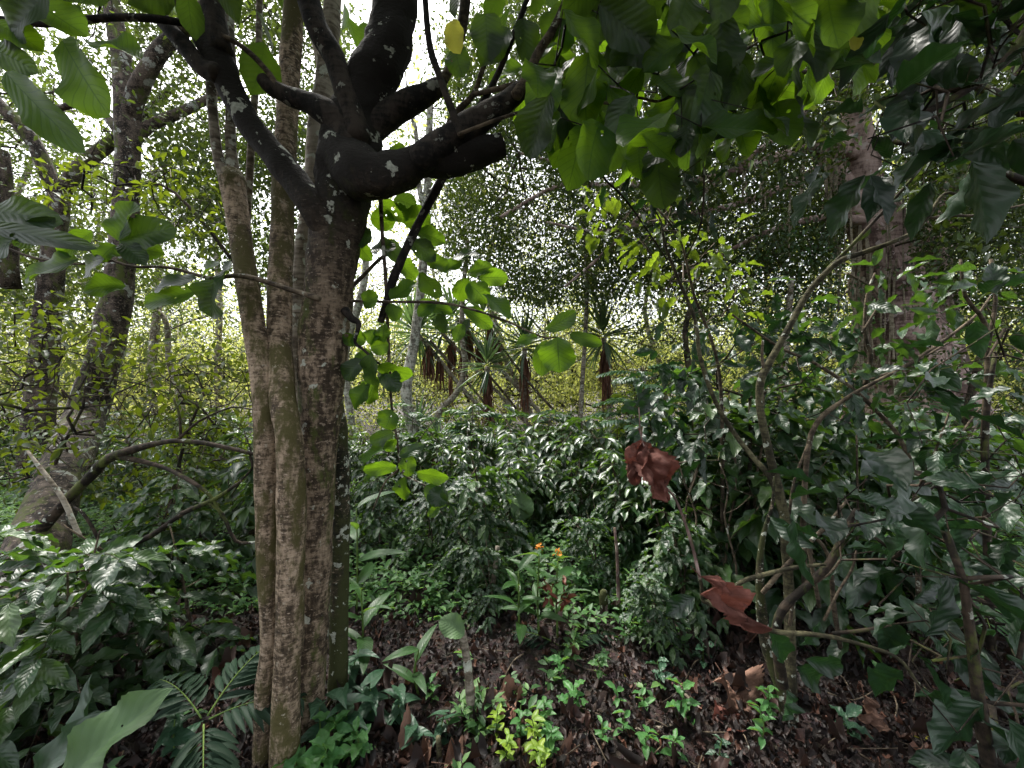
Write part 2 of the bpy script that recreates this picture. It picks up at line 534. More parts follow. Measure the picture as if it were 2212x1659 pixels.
M = {}
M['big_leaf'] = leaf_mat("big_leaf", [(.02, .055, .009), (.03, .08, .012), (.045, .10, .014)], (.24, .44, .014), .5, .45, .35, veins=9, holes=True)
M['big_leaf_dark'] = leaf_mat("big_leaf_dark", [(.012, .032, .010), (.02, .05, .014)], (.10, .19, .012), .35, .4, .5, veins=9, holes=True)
M['coffee'] = leaf_mat("coffee_leaf", [(.008, .026, .010), (.013, .04, .015), (.02, .058, .018), (.045, .09, .02)], (.13, .27, .02), .26, .42, .7, veins=8)
M['coffee_far'] = leaf_mat("coffee_leaf_far", [(.009, .028, .012), (.016, .045, .018), (.03, .07, .022), (.06, .11, .025)], (.16, .30, .03), .28, .38, .8)
M['near_right'] = leaf_mat("near_right_leaf", [(.006, .02, .009), (.010, .032, .013), (.016, .048, .017)], (.04, .12, .015), .15, .42, .6, veins=7)
M['small_yellow'] = leaf_mat("small_yellow_leaf", [(.018, .04, .010), (.03, .06, .012), (.085, .11, .015), (.02, .048, .012)], (.24, .32, .015), .42, .4, .45)
M['ficus_leaf'] = leaf_mat("fig_leaf", [(.010, .024, .009), (.018, .04, .012), (.045, .075, .016)], (.10, .15, .015), .3, .55, .3, blotch=.3)
M['far_leaf'] = leaf_mat("far_leaf", [(.04, .09, .025), (.08, .13, .03), (.22, .25, .06), (.36, .35, .10)], (.72, .76, .18), .55, .5, .3)
M['far_leaf_dark'] = leaf_mat("far_leaf_dark", [(.014, .034, .012), (.028, .055, .015), (.06, .09, .02)], (.18, .26, .03), .35, .45, .4)
M['sapling'] = leaf_mat("sapling_leaf", [(.02, .055, .009), (.05, .09, .014)], (.26, .38, .02), .45, .38, .5, veins=8)
M['pinnate'] = leaf_mat("pinnate_leaf", [(.03, .07, .036), (.045, .095, .048)], (.12, .25, .05), .3, .4, .4)
M['yucca_leaf'] = leaf_mat("sword_leaf", [(.025, .06, .028), (.06, .11, .06), (.16, .21, .16)], (.2, .34, .08), .25, .35, .6)
M['dead_skirt'] = leaf_mat("dead_sword_leaf", [(.05, .025, .018), (.16, .075, .05), (.32, .18, .13)], (.2, .1, .06), .1, .8, .1)
M['palm'] = leaf_mat("palm_leaflet", [(.03, .09, .03), (.05, .12, .04)], (.2, .42, .06), .3, .35, .5)
M['palm_dark'] = leaf_mat("palm_leaflet_dark", [(.010, .026, .014), (.017, .038, .02)], (.04, .08, .02), .2, .6, .2)
M['herb'] = leaf_mat("herb_leaf", [(.05, .15, .045), (.085, .21, .06)], (.25, .5, .06), .35, .45, .35)
M['herb_yellow'] = leaf_mat("herb_leaf_yellow", [(.14, .25, .03), (.26, .36, .035)], (.4, .6, .06), .35, .45, .35)
M['cover'] = leaf_mat("cover_leaf", [(.03, .075, .026), (.05, .125, .04), (.10, .20, .055)], (.25, .46, .07), .35, .5, .35)
M['arrow'] = leaf_mat("arrow_leaf", [(.025, .065, .035), (.035, .085, .045)], (.08, .18, .05), .2, .42, .4, veins=5)
M['pale_leaf'] = leaf_mat("pale_leaf", [(.075, .135, .055), (.09, .155, .065)], (.14, .26, .05), .25, .55, .35, veins=9, holes=True, vein_col=(.14, .22, .11), blotch=.3)
M['ginger'] = leaf_mat("ginger_leaf", [(.022, .065, .018), (.035, .09, .022)], (.2, .36, .03), .3, .4, .5, veins=14)
M['yellow_leaf'] = leaf_mat("yellow_leaf", [(.5, .5, .05), (.6, .55, .07)], (.6, .6, .08), .45, .5, .3, veins=8)
M['dry'] = leaf_mat("dry_leaf", [(.10, .055, .04), (.16, .09, .065), (.20, .13, .095)], (.12, .06, .04), .15, .75, .2, veins=7, vein_col=(.09, .05, .035), blotch=.6)
M['dry_red'] = leaf_mat("dry_red_leaf", [(.13, .045, .035), (.17, .07, .052)], (.2, .06, .04), .2, .7, .25, veins=7, vein_col=(.09, .035, .025), blotch=.6)
M['litter'] = leaf_mat("litter_leaf", [(.008, .0055, .005), (.014, .009, .008), (.026, .014, .011), (.008, .006, .006), (.012, .008, .007), (.045, .02, .015), (.009, .007, .006), (.012, .008, .007), (.12, .05, .03)], (.1, .05, .03), .08, .6, .4)
M['orange'] = leaf_mat("orange_petal", [(.7, .25, .03), (.8, .35, .05)], (.7, .3, .05), .3, .5, .3)
M['red_bract'] = leaf_mat("red_bract", [(.12, .03, .02), (.16, .06, .03)], (.12, .03, .02), .2, .5, .3)

M['bark_main'] = bark_mat("bark_main", (.07, .05, .033), (.33, .25, .175), zshade=(1.9, 2.45), lichen=.36, moss=.35, ring=.24, bump=1.0, scale=2.0, fleck=.6)  # backlit shade painted in: bark colour blends to near black with height
M['bark_stem'] = bark_mat("bark_stem", (.11, .08, .052), (.42, .32, .225), fleck=.85, lichen=.22, lichen_col=(.38,.34,.26), moss=.5, moss_col=(.085, .075, .028), ring=.3, scale=2.4, lscale=34, bump=1.0)
M['bark_backlit'] = bark_mat("bark_backlit", (.010, .009, .008), (.05, .04, .032), lichen_col=(.3, .31, .27), lichen=.30, ring=.3, bump=1.0, scale=1.4)  # near-black bark colour stands in for the upper limbs' backlit shade
M['bark_moss'] = bark_mat("bark_moss", (.02, .02, .012), (.075, .06, .035), lichen=.5, moss=.55, moss_col=(.04, .045, .015), fleck=.5, lscale=24)
M['bark_pale'] = bark_mat("bark_pale", (.14, .115, .085), (.36, .32, .26), lichen=.6, ring=.5, bump=.4)
M['bark_white'] = bark_mat("bark_white", (.16, .15, .12), (.5, .48, .42), lichen=.7, ring=.3, bump=.3, lscale=10)
M['bark_left'] = bark_mat("bark_left", (.022, .017, .013), (.115, .09, .072), moss=.3, lichen=.48, lichen_col=(.36, .38, .34), ring=.3, bump=.8, scale=.8, lscale=7, fleck=.4)
M['bark_fig'] = bark_mat("bark_fig", (.13, .085, .072), (.48, .36, .32), lichen=.5, lichen_col=(.55, .48, .46), moss=.15, ring=.3, bump=.8, scale=.35, lscale=5)
M['bark_dark'] = bark_mat("bark_dark", (.018, .014, .010), (.07, .05, .035), lichen=.25, moss=.3, bump=.6)
M['twig'] = bark_mat("twig_bark", (.05, .038, .026), (.16, .125, .085), lichen=.35, bump=.3, scale=2)
M['twig_olive'] = bark_mat("twig_olive", (.04, .036, .02), (.13, .12, .065), lichen=.3, bump=.3, scale=2)
M['root'] = bark_mat("aerial_root", (.14, .12, .08), (.34, .30, .22), bump=.2)
M['green_stem'] = bark_mat("green_stem", (.06, .11, .02), (.14, .2, .05), bump=.1)


def soil_mat():
    m, ns, ln, bsdf = new_mat("soil")
    tc = N(ns, "ShaderNodeTexCoord")
    n1 = N(ns, "ShaderNodeTexNoise"); n1.inputs['Scale'].default_value = 22; n1.inputs['Detail'].default_value = 10; n1.inputs['Roughness'].default_value = .75
    ln.new(tc.outputs['Object'], n1.inputs[0])
    vo = N(ns, "ShaderNodeTexVoronoi"); vo.inputs['Scale'].default_value = 30; ln.new(tc.outputs['Object'], vo.inputs['Vector'])
    r = ramp(ns, [(.3, (.010, .006, .005)), (.55, (.035, .02, .015)), (.75, (.075, .045, .033))])
    ln.new(n1.outputs[0], r.inputs[0])
    mk = N(ns, "ShaderNodeMixRGB", blend_type='MULTIPLY'); mk.inputs[0].default_value = .5
    ln.new(r.outputs[0], mk.inputs[1]); ln.new(vo.outputs['Color'], mk.inputs[2])
    ln.new(mk.outputs[0], bsdf.inputs['Base Color'])
    bsdf.inputs['Roughness'].default_value = .8
    bp = N(ns, "ShaderNodeBump"); bp.inputs['Strength'].default_value = 1; bp.inputs['Distance'].default_value = .03
    ln.new(math_node(ns, ln, 'ADD', n1.outputs[0], vo.outputs['Distance']), bp.inputs['Height']); ln.new(bp.outputs[0], bsdf.inputs['Normal'])
    return m


M['soil'] = soil_mat()


# ------------------------------------------------------------------ the ground
def build_ground():
    xs = np.concatenate([np.linspace(-120, -10, 23)[:-1], np.linspace(-10, 10, 161), np.linspace(10, 120, 23)[1:]])
    ys = np.concatenate([np.linspace(-60, -2, 12)[:-1], np.linspace(-2, 14, 129), np.linspace(14, 140, 30)[1:]])
    V = np.array([(x, y, ground_z(x, y) + (0.018 * noise.noise(Vector((x * 7, y * 7, 0))) if abs(x) < 10 and y < 14 else 0)) for y in ys for x in xs])
    nx = len(xs)
    i, j = np.meshgrid(np.arange(len(ys) - 1), np.arange(nx - 1), indexing='ij')
    a = (i * nx + j).ravel()
    o = make_mesh("ground", V, np.stack([a, a + 1, a + nx + 1, a + nx], 1), M['soil'], uv=V[:, :2])
    tag(o, "dark brown forest soil under leaf litter", kind='structure')


build_ground()


def gz(p):
    return np.array([ground_z(a[0], a[1]) for a in p])


def build_litter():
    acc = Acc(4)
    n = 60000
    y = 0.9 + 9 * rng.random(n) ** 1.6
    x = (rng.random(n) * 2 - 1) * (y * 1.4 + .4)
    pos = np.stack([x, y, gz(np.stack([x, y], 1)) + rng.uniform(0.0, .03, n)], 1)
    d = rng.normal(size=(n, 3)) * A(1, 1, .35)
    nr = rng.normal(size=(n, 3)) * .45 + A(0, 0, 1)
    L = rng.uniform(.012, .05, n) * np.where(rng.random(n) < .03, 1.8, 1)
    put_leaves(acc, DRY2, pos, d, nr, L, L * rng.uniform(.35, .6, n))
    n = 420
    y = 0.95 + 3.2 * rng.random(n) ** 1.4
    x = (rng.random(n) * 2 - 1) * (y * 1.3)
    pos = np.stack([x, y, gz(np.stack([x, y], 1)) + rng.uniform(0.02, .05, n)], 1)
    L = rng.uniform(.05, .11, n)
    put_leaves(acc, DRY, pos, rng.normal(size=(n, 3)) * A(1, 1, .1), rng.normal(size=(n, 3)) * .25 + A(0, 0, 1), L, L * rng.uniform(.35, .6, n))
    tag(acc.build("leaf_litter", M['litter']), "thin scatter of dead brown leaves over the dark soil", "leaf litter", kind='stuff')


DRY2 = tmpl_set(4, ny=4, nx=2, p=1.0, q=0.75, fold=0.8, droop=-0.25, wave=1.0, wf=6)
build_litter()


def build_twigs():
    acc = Acc(4)
    for k in range(260):
        y = 1.0 + 4 * random.random() ** 1.4; x = (random.random() * 2 - 1) * y * 1.3
        a = random.random() * 6.28; L = random.uniform(.05, .3)
        p = np.array([(x + math.cos(a) * L * t + random.gauss(0, .008), y + math.sin(a) * L * t + random.gauss(0, .008), ground_z(x, y) + .03 + random.uniform(-.01, .03)) for t in (-.5, 0, .5)])
        tube(acc, p, random.uniform(.0012, .004), sides=4, sub=2)
    tag(acc.build("twig_debris", M['twig']), "scattered thin dead twigs lying on the leaf litter", "twigs", kind='stuff')


build_twigs()


def cover_density(x, y):
    a = noise.noise(Vector((x * 0.9 + 4, y * 0.9, 0))) + 0.5 * noise.noise(Vector((x * 3, y * 3, 5)))
    base = -0.3 if y > 2.5 else 0.34
    if -0.9 < x < 1.8 and y < 2.5: base += .05
    if y > 3.2: base -= .25
    return a - base


def build_cover():
    acc = Acc(4)
    n = 26000
    y = 1.0 + 8 * rng.random(n) ** 1.15
    x = (rng.random(n) * 2 - 1) * (y * 1.35 + .3)
    keep = np.array([cover_density(a, b) > rng.normal() * .12 for a, b in zip(x, y)])
    x, y = x[keep], y[keep]
    n = len(x)
    base = np.stack([x, y, gz(np.stack([x, y], 1))], 1)
    h = rng.uniform(.02, .16, n) * (0.6 + 0.9 * (y > 2.6))
    for k in range(5):
        az = rng.random(n) * 6.28
        d = np.stack([np.cos(az), np.sin(az), rng.uniform(-.2, .7, n)], 1)
        L = rng.uniform(.03, .075, n)
        pos = base + np.stack([np.zeros(n), np.zeros(n), h * rng.uniform(.5, 1.0, n)], 1) + d * .01
        put_leaves(acc, FAR2, pos, d, A(0, 0, 1) + rng.normal(size=(n, 3)) * .3, L, L * .5)
    tag(acc.build("ground_cover", M['cover']), "low bright green weeds covering the forest floor", "ground cover", kind='stuff')


build_cover()

# ------------------------------------------------------------------ the many-stemmed tree in front
def W(px_w, d):
    return px_w / 829.5 * d / 2          # radius in metres of something px_w wide


def stem_from(acc, d, pts, sides=16, sub=5, rough=.12, freq=9, cap=True):
    """pts: (x, y, width_px[, depth])"""
    q = PP(d, *[(p[0], p[1], p[3] if len(p) > 3 else d) for p in pts])
    r = [W(p[2], p[3] if len(p) > 3 else d) for p in pts]
    tube(acc, q, r, sides=sides, sub=sub, rough=rough, freq=freq, cap=cap)
    return q


main = empty("shade_tree", P(640, 1659, 1.62), "large many-stemmed tree with a broken limb darkened as if backlit and big round leaves, left of centre", "tree")
MO = np.array(main.location)
main_nodes = []


def main_part(name, mat, d, pts, **k):
    acc = Acc(4)
    q = stem_from(acc, d, pts, **k)
    main_nodes.extend(list(q))
    return acc.build(name, M[mat], main, MO)


main_part('stem', 'bark_stem', 1.55, [(566, 1720, 46), (566, 1637, 36), (571, 1492, 36), (584, 1383, 38), (578, 1237, 40), (575, 1055, 46), (572, 900, 46), (560, 780, 44, 1.58), (535, 620, 44, 1.64), (518, 500, 44, 1.7), (508, 430, 46, 1.74), (503, 395, 54, 1.76), (500, 375, 40, 1.77)], rough=.1)
main_part('stem', 'bark_pale', 1.78, [(490, 395, 26), (470, 330, 20), (458, 218, 19), (455, 100, 20), (458, -60, 20)], sides=10)
main_part('stem', 'bark_pale', 1.80, [(505, 400, 28), (500, 330, 22), (498, 273, 20), (502, 182, 20), (495, 73, 20), (490, -60, 18)], sides=10)
main_part('stem', 'bark_pale', 1.9, [(528, 560, 16), (535, 455, 15), (546, 255, 15), (557, 145, 12), (562, -60, 12)], sides=8)
main_part('stem', 'bark_stem', 1.50, [(614, 1730, 66), (615, 1655, 60), (618, 1492, 54), (626, 1346, 55), (628, 1237, 53), (630, 1100, 58), (628, 1000, 56), (622, 930, 54), (610, 850, 50, 1.56), (604, 700, 48, 1.68), (609, 500, 46, 1.82), (618, 300, 44, 1.95), (628, 120, 42, 2.05), (640, -60, 40, 2.1)])
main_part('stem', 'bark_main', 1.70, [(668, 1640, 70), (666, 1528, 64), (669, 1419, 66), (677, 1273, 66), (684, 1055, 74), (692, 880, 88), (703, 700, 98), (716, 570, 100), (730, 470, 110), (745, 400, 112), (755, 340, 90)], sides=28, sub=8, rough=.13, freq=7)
main_part('stem', 'bark_moss', 1.86, [(724, 1640, 50), (730, 1500, 42), (731, 1383, 38), (733, 1200, 42), (734, 1055, 40), (720, 900, 50), (690, 780, 60)])
main_part('stem', 'bark_pale', 2.1, [(648, 1050, 30), (646, 840, 34), (650, 600, 38), (676, 430, 44), (688, 284, 44), (705, 160, 40), (716, 60, 36), (722, -80, 34)], sides=14)
main_part('stem', 'bark_pale', 2.3, [(700, 200, 24), (690, 120, 22), (676, 60, 18), (672, -60, 16)], sides=8)
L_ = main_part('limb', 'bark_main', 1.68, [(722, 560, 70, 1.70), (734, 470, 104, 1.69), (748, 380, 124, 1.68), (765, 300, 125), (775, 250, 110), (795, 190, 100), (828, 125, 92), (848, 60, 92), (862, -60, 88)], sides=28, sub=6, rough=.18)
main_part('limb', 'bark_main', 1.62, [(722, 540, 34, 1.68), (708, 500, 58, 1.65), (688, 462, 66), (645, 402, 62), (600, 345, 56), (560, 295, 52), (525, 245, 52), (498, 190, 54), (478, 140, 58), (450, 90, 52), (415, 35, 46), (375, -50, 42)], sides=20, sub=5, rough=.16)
main_part('limb', 'bark_backlit', 1.58, [(470, 160, 40), (436, 145, 36), (395, 95, 34), (364, 60, 32), (330, 10, 32), (300, -60, 30)], sides=14)
main_part('limb', 'bark_backlit', 1.60, [(480, 110, 46), (466, 60, 44), (460, 10, 44), (458, -60, 42)], sides=14)
main_part('branch', 'bark_backlit', 1.5, [(410, 52, 12, 1.58), (375, 46, 14, 1.53), (327, 40, 15), (240, 38, 14), (145, 47, 14), (80, 52, 12), (0, 40, 12), (-80, 30, 10)], sides=8)
main_part('limb', 'bark_backlit', 1.6, [(755, 320, 60), (728, 262, 54), (673, 226, 48), (618, 204, 36), (585, 188, 32), (568, 172, 28)], sides=16, rough=.2)
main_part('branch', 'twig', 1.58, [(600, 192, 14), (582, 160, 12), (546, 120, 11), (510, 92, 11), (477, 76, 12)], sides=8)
main_part('limb', 'bark_backlit', 1.6, [(775, 300, 60), (756, 225, 50), (735, 165, 46), (715, 115, 46), (680, 45, 46), (650, -60, 46)], sides=16, rough=.16)
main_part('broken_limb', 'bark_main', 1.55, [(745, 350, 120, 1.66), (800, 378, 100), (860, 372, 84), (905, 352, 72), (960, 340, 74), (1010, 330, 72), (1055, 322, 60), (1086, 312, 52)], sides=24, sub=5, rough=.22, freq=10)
main_part('limb', 'bark_backlit', 1.5, [(905, 345, 60), (960, 310, 62), (1010, 275, 60), (1060, 245, 54), (1100, 215, 44), (1128, 192, 34)], sides=18, rough=.2)
main_part('limb', 'bark_backlit', 1.68, [(790, 290, 70), (825, 258, 62), (870, 230, 56), (913, 208, 48), (950, 186, 36)], sides=16, rough=.16)
main_part('branch', 'twig', 1.7, [(945, 195, 26), (965, 160, 20), (980, 130, 18), (1000, 50, 24), (1010, -60, 26)], sides=8)
main_part('branch', 'bark_backlit', 1.45, [(997, 292, 18), (971, 225, 16), (949, 164, 15), (927, 91, 14), (915, -50, 13)], sides=8)
main_part('branch', 'twig', 1.6, [(940, 345, 22), (960, 290, 16), (985, 245, 15), (1022, 204, 12), (1044, 145, 11), (1060, 110, 9)], sides=8)
main_part('branch', 'bark_backlit', 1.52, [(1000, 290, 20), (1044, 218, 15), (1077, 156, 14), (1109, 76, 13), (1155, -40, 12)], sides=8)
main_part('branch', 'twig', 1.45, [(1115, 205, 26), (1140, 165, 22), (1165, 110, 20), (1200, 55, 20), (1245, -50, 20)], sides=8)
main_part('branch', 'twig', 1.5, [(1020, 205, 10), (1075, 192, 12), (1131, 178, 11), (1222, 167, 8), (1277, 171, 6), (1340, 180, 5)], sides=6)
main_part('branch', 'twig', 1.4, [(990, 290, 8), (1095, 251, 8), (1168, 233, 8), (1248, 215, 6), (1331, 225, 6), (1375, 211, 6), (1426, 218, 6), (1490, 185, 6), (1560, 140, 5), (1640, 90, 5)], sides=6)
main_part('branch', 'bark_backlit', 1.75, [(975, 350, 20), (957, 382, 18), (928, 437, 18), (891, 509, 18), (855, 589, 18), (838, 640, 17), (822, 696, 15)], sides=10, rough=.2)
main_part('branch', 'twig', 1.75, [(818, 400, 10), (822, 429, 10), (826, 509, 8), (833, 603, 8), (840, 767, 7), (846, 876, 6), (857, 949, 6), (862, 1010, 5), (833, 1040, 4), (804, 1105, 3)], sides=6)
main_part('branch', 'twig', 1.75, [(862, 1008, 5), (877, 1029, 5), (920, 1050, 4), (968, 1087, 3)], sides=5)
main_part('branch', 'twig', 1.7, [(752, 650, 7), (840, 652, 6), (949, 654, 6), (1022, 669, 5), (1095, 694, 5), (1168, 727, 4), (1205, 728, 3)], sides=6)
main_part('branch', 'bark_backlit', 1.66, [(745, 670, 20), (760, 688, 16), (775, 700, 12), (767, 738, 7), (786, 756, 6), (822, 789, 4)], sides=8)
main_part('branch', 'twig', 1.5, [(690, 645, 14), (640, 630, 11), (546, 600, 11), (500, 596, 10), (455, 601, 8), (364, 578, 7), (291, 576, 6), (244, 563, 6), (200, 545, 5), (146, 517, 5), (110, 490, 4)], sides=6)
main_part('branch', 'twig', 1.4, [(244, 563, 5), (160, 570, 5), (73, 557, 5), (0, 530, 5), (-60, 520, 4)], sides=6)
main_part('branch', 'twig', 2.0, [(850, 540, 8), (820, 560, 9), (790, 590, 9), (765, 615, 10), (745, 640, 10)], sides=6)

# big leaves: (base x, y, tip x, y, width, depth) in view pixels
BL = """135 87 204 233 105 1.1;305 127 189 76 78 1.1;11 156 135 302 72 1.0;105 -25 5 62 95 1.05;-15 50 78 98 62 1.1;-20 105 66 150 55 1.1;60 -10 176 62 88 1.15;
-30 455 108 470 62 1.2;-25 490 165 518 40 1.15;255 520 276 433 76 1.3;258 520 367 492 62 1.3;262 524 310 566 40 1.3;258 522 340 540 52 1.35;250 530 215 560 45 1.3;
170 560 40 592 62 1.25;225 560 165 590 40 1.25;150 520 60 510 50 1.2;272 618 178 624 46 1.35;430 628 300 650 46 1.4;425 600 325 618 40 1.4;462 605 447 684 78 1.35;475 570 420 600 42 1.4;500 560 470 620 40 1.45;
120 470 20 530 40 1.2;60 500 -40 560 60 1.15;200 500 120 545 40 1.25;
843 648 895 606 46 1.7;842 655 856 692 32 1.7;818 640 780 650 42 1.65;820 440 880 470 44 1.8;850 430 900 450 40 1.8;800 470 850 480 45 1.8;870 480 930 470 50 1.85;880 520 940 560 42 1.8;
830 520 870 560 40 1.8;900 500 960 520 40 1.85;790 490 780 530 36 1.75;800 540 850 530 40 1.8;860 560 900 600 44 1.8;920 560 975 575 40 1.85;905 590 950 640 44 1.85;
975 560 1030 545 34 1.85;960 590 1000 560 30 1.85;1010 600 990 650 38 1.8;1010 590 1060 575 34 1.85;1035 600 1095 600 36 1.8;1045 635 1100 680 44 1.75;1010 612 1050 652 46 1.8;1000 665 1064 705 36 1.75;
905 650 975 672 28 1.75;940 655 905 680 28 1.75;955 672 955 720 30 1.75;1000 700 985 735 26 1.75;1015 690 995 725 24 1.75;1178 712 1247 676 36 1.6;1205 728 1206 802 76 1.55;1230 722 1298 742 28 1.6;1162 728 1114 742 27 1.6;1180 735 1172 808 42 1.65;
765 725 745 742 30 1.7;790 740 758 730 34 1.7;800 745 808 712 34 1.7;800 752 838 745 40 1.7;832 700 828 736 36 1.7;775 760 800 785 40 1.7;780 775 742 818 40 1.65;800 765 800 832 50 1.6;815 790 888 815 46 1.65;822 800 860 842 40 1.68;800 830 760 880 48 1.62;820 815 790 870 46 1.7;
846 885 830 925 50 1.6;850 935 800 955 32 1.7;857 950 830 970 26 1.7;835 965 776 990 34 1.7;862 985 912 960 26 1.7;860 1008 784 1018 30 1.72;880 1030 885 985 34 1.72;875 1030 870 1080 38 1.72;900 1020 965 1035 34 1.72;920 1048 960 1090 36 1.72;968 1085 925 1065 40 1.7;950 1095 925 1115 20 1.72;
870 310 848 345 30 1.75;860 330 900 350 34 1.75;700 440 690 452 24 1.6;716 340 714 380 16 1.6;770 480 782 520 26 1.75;760 440 800 445 28 1.78;765 520 800 560 30 1.78"""


def big_leaves(txt, mat, name, parent, org, T=ROUND, tilt=.38, flip=1):
    acc = Acc(4)
    rows = [list(map(float, s.split())) for s in txt.replace("\n", "").split(";") if s.strip()]
    for bx, by, tx, ty, w, d in rows:
        b = P(bx, by, d); t = P(tx, ty, d + rng.normal() * .03)
        dr = t - b; L = np.linalg.norm(dr)
        nr = A(0, -1, 0) * flip + rng.normal(size=3) * tilt * A(1, .3, 1) + A(0, 0, .25)
        put_leaves(acc, T, [b], [dr], [nr], L * 1.04, w / 829.5 * d * 1.08)
    return acc.build(name, M[mat], parent, org)


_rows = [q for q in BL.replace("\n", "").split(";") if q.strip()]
_dark = [q for i, q in enumerate(_rows) if i in (8, 19, 20, 22, 23, 24, 5) or rng.random() < .22]  # silhouetted leaves have shade put into their colour; others darkened at random
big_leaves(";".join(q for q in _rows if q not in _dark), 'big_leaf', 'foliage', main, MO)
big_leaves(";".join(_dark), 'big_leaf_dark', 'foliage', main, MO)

# the leafy top right of the same tree, and its crown above the frame
def crown_of_main():
    wood = Acc(4)
    lv = Acc(4); dk = Acc(4)
    poly = [(1120, 150), (1180, 60), (1240, -60), (1900, -80), (1890, 60), (1840, 150), (1760, 210), (1640, 230), (1560, 280), (1470, 330), (1350, 340), (1290, 280), (1180, 290), (1120, 260)]
    pts = region(poly, 1.1, 1.9, 260)
    pts = thin(pts, .085)
    root = PP(1.4, (1095, 251), (1168, 233), (1248, 215), (1331, 225), (1375, 211), (1426, 218), (1490, 185), (1560, 140), (1640, 90), (1720, 60, 1.3), (1800, 20, 1.2), (1131, 178, 1.5), (1222, 167, 1.5), (1200, 55, 1.45))
    tube(wood, PP(1.4, (1640, 90), (1720, 60, 1.3), (1800, 20, 1.2), (1880, -60, 1.2)), [.004, .004, .003, .003], sides=5)
    grow(root, pts, step=.08, r_tip=.0016, expo=.4, rmax=.006, acc=wood)
    n = len(pts)
    d = norm(np.stack([rng.normal(size=n) * .6, rng.normal(size=n) * .35, -np.abs(rng.normal(size=n)) - .15], 1))
    nr = np.stack([rng.normal(size=n) * .5, -np.ones(n), rng.uniform(-.2, 1.1, n)], 1)
    L = rng.uniform(.14, .23, n)
    k = rng.random(n) < .72
    put_leaves(lv, ROUND, pts[k], d[k], nr[k], L[k], L[k] * rng.uniform(.6, .78, k.sum()))
    put_leaves(dk, ROUND, pts[~k], d[~k], nr[~k], L[~k], L[~k] * .68)
    # crown above the picture
    c = np.stack([rng.uniform(-3.4, 3.2, 620), rng.uniform(-1.2, 4.2, 620), rng.uniform(2.9, 5.4, 620)], 1)
    vis = (c[:, 2] - CAM_Z) / np.maximum(c[:, 1], .01) < 1.12
    c = c[~vis]
    c = thin(c, .28)
    top = [P(862, -60, 1.66), P(650, -60, 1.6), P(375, -50, 1.62), P(1010, -60, 1.7), P(640, -60, 1.5), P(722, -80, 2.1)]
    nd, ct = grow(top, c, step=.3, r_tip=.004, expo=.5, rmax=.05, sag=.08, acc=wood, sides=5)
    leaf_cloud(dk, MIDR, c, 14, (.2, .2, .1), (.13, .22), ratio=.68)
    wood.build('branch', M['bark_backlit'], main, MO)
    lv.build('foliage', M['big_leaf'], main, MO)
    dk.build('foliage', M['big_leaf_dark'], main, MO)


crown_of_main()
for row in ("975 45 990 108 44 1.4", "1838 78 1850 100 26 1.2"):
    big_leaves(row, 'yellow_leaf', 'yellow_leaf', main, MO)
big_leaves("1050 30 1060 120 70 1.45;1100 60 1040 130 60 1.5;1130 40 1150 130 62 1.5;985 100 1000 160 50 1.6;1150 150 1200 230 60 1.5;1220 180 1225 300 66 1.4;1270 190 1262 260 60 1.45;1490 260 1470 330 40 1.3", 'big_leaf_dark', 'foliage', main, MO)

# ------------------------------------------------------------------ trees behind: generic maker
def tree(name, label, cat, trunks, mats, crown, group=None, leaf='far_leaf', twig='bark_dark', shape=FAR2, L=(.07, .12), ratio=.5, per=14,
         spread=.25, step=.5, r_tip=.006, expo=.45, rmax=.09, sag=.03, base=None, sides=12, rough=.12, freq=3, droop=.4, flat=1.0, jit=.7, fills=(), skip=None):
    """trunks: list of (pts world (n,3), radii); crown: leaf cluster centres"""
    b = base if base is not None else trunks[0][0][0]
    t = empty(name, b, label, cat, group)
    org = np.array(t.location)
    nodes = []
    for k, (pts, rad) in enumerate(trunks):
        acc = Acc(4)
        p2, r2 = spline(pts, rad, 4)
        tube(acc, p2, r2, sides=sides, rough=rough, freq=freq)
        acc.build('trunk' if k == 0 else 'limb', M[mats], t, org)
        nodes.extend(list(p2[len(p2) // 4 if k == 0 else 0:]))
    if crown is not None and len(crown):
        w = Acc(4)
        nd, ct = grow(np.array(nodes), crown, step=step, r_tip=r_tip, expo=expo, rmax=rmax, sag=sag, acc=w, sides=4)
        w.build('branches', M[twig], t, org)
        l = Acc(4)
        cen = nd[ct <= 2]
        leaf_cloud(l, shape, cen, per, spread, L, ratio, droop, flat, jit)
        for i, (poly, d0, d1, n) in enumerate(fills):
            leaf_fill(l, poly, d0, d1, n, FAR, L, ratio, thr=.02, clump=.9, seed=i, skip=skip)
        l.build('crown', M[leaf], t, org)
    return t


def trunk_px(pts):
    """(x, y, width, depth)"""
    return np.array([P(p[0], p[1], p[3]) for p in pts]), [W(p[2], p[3]) for p in pts]


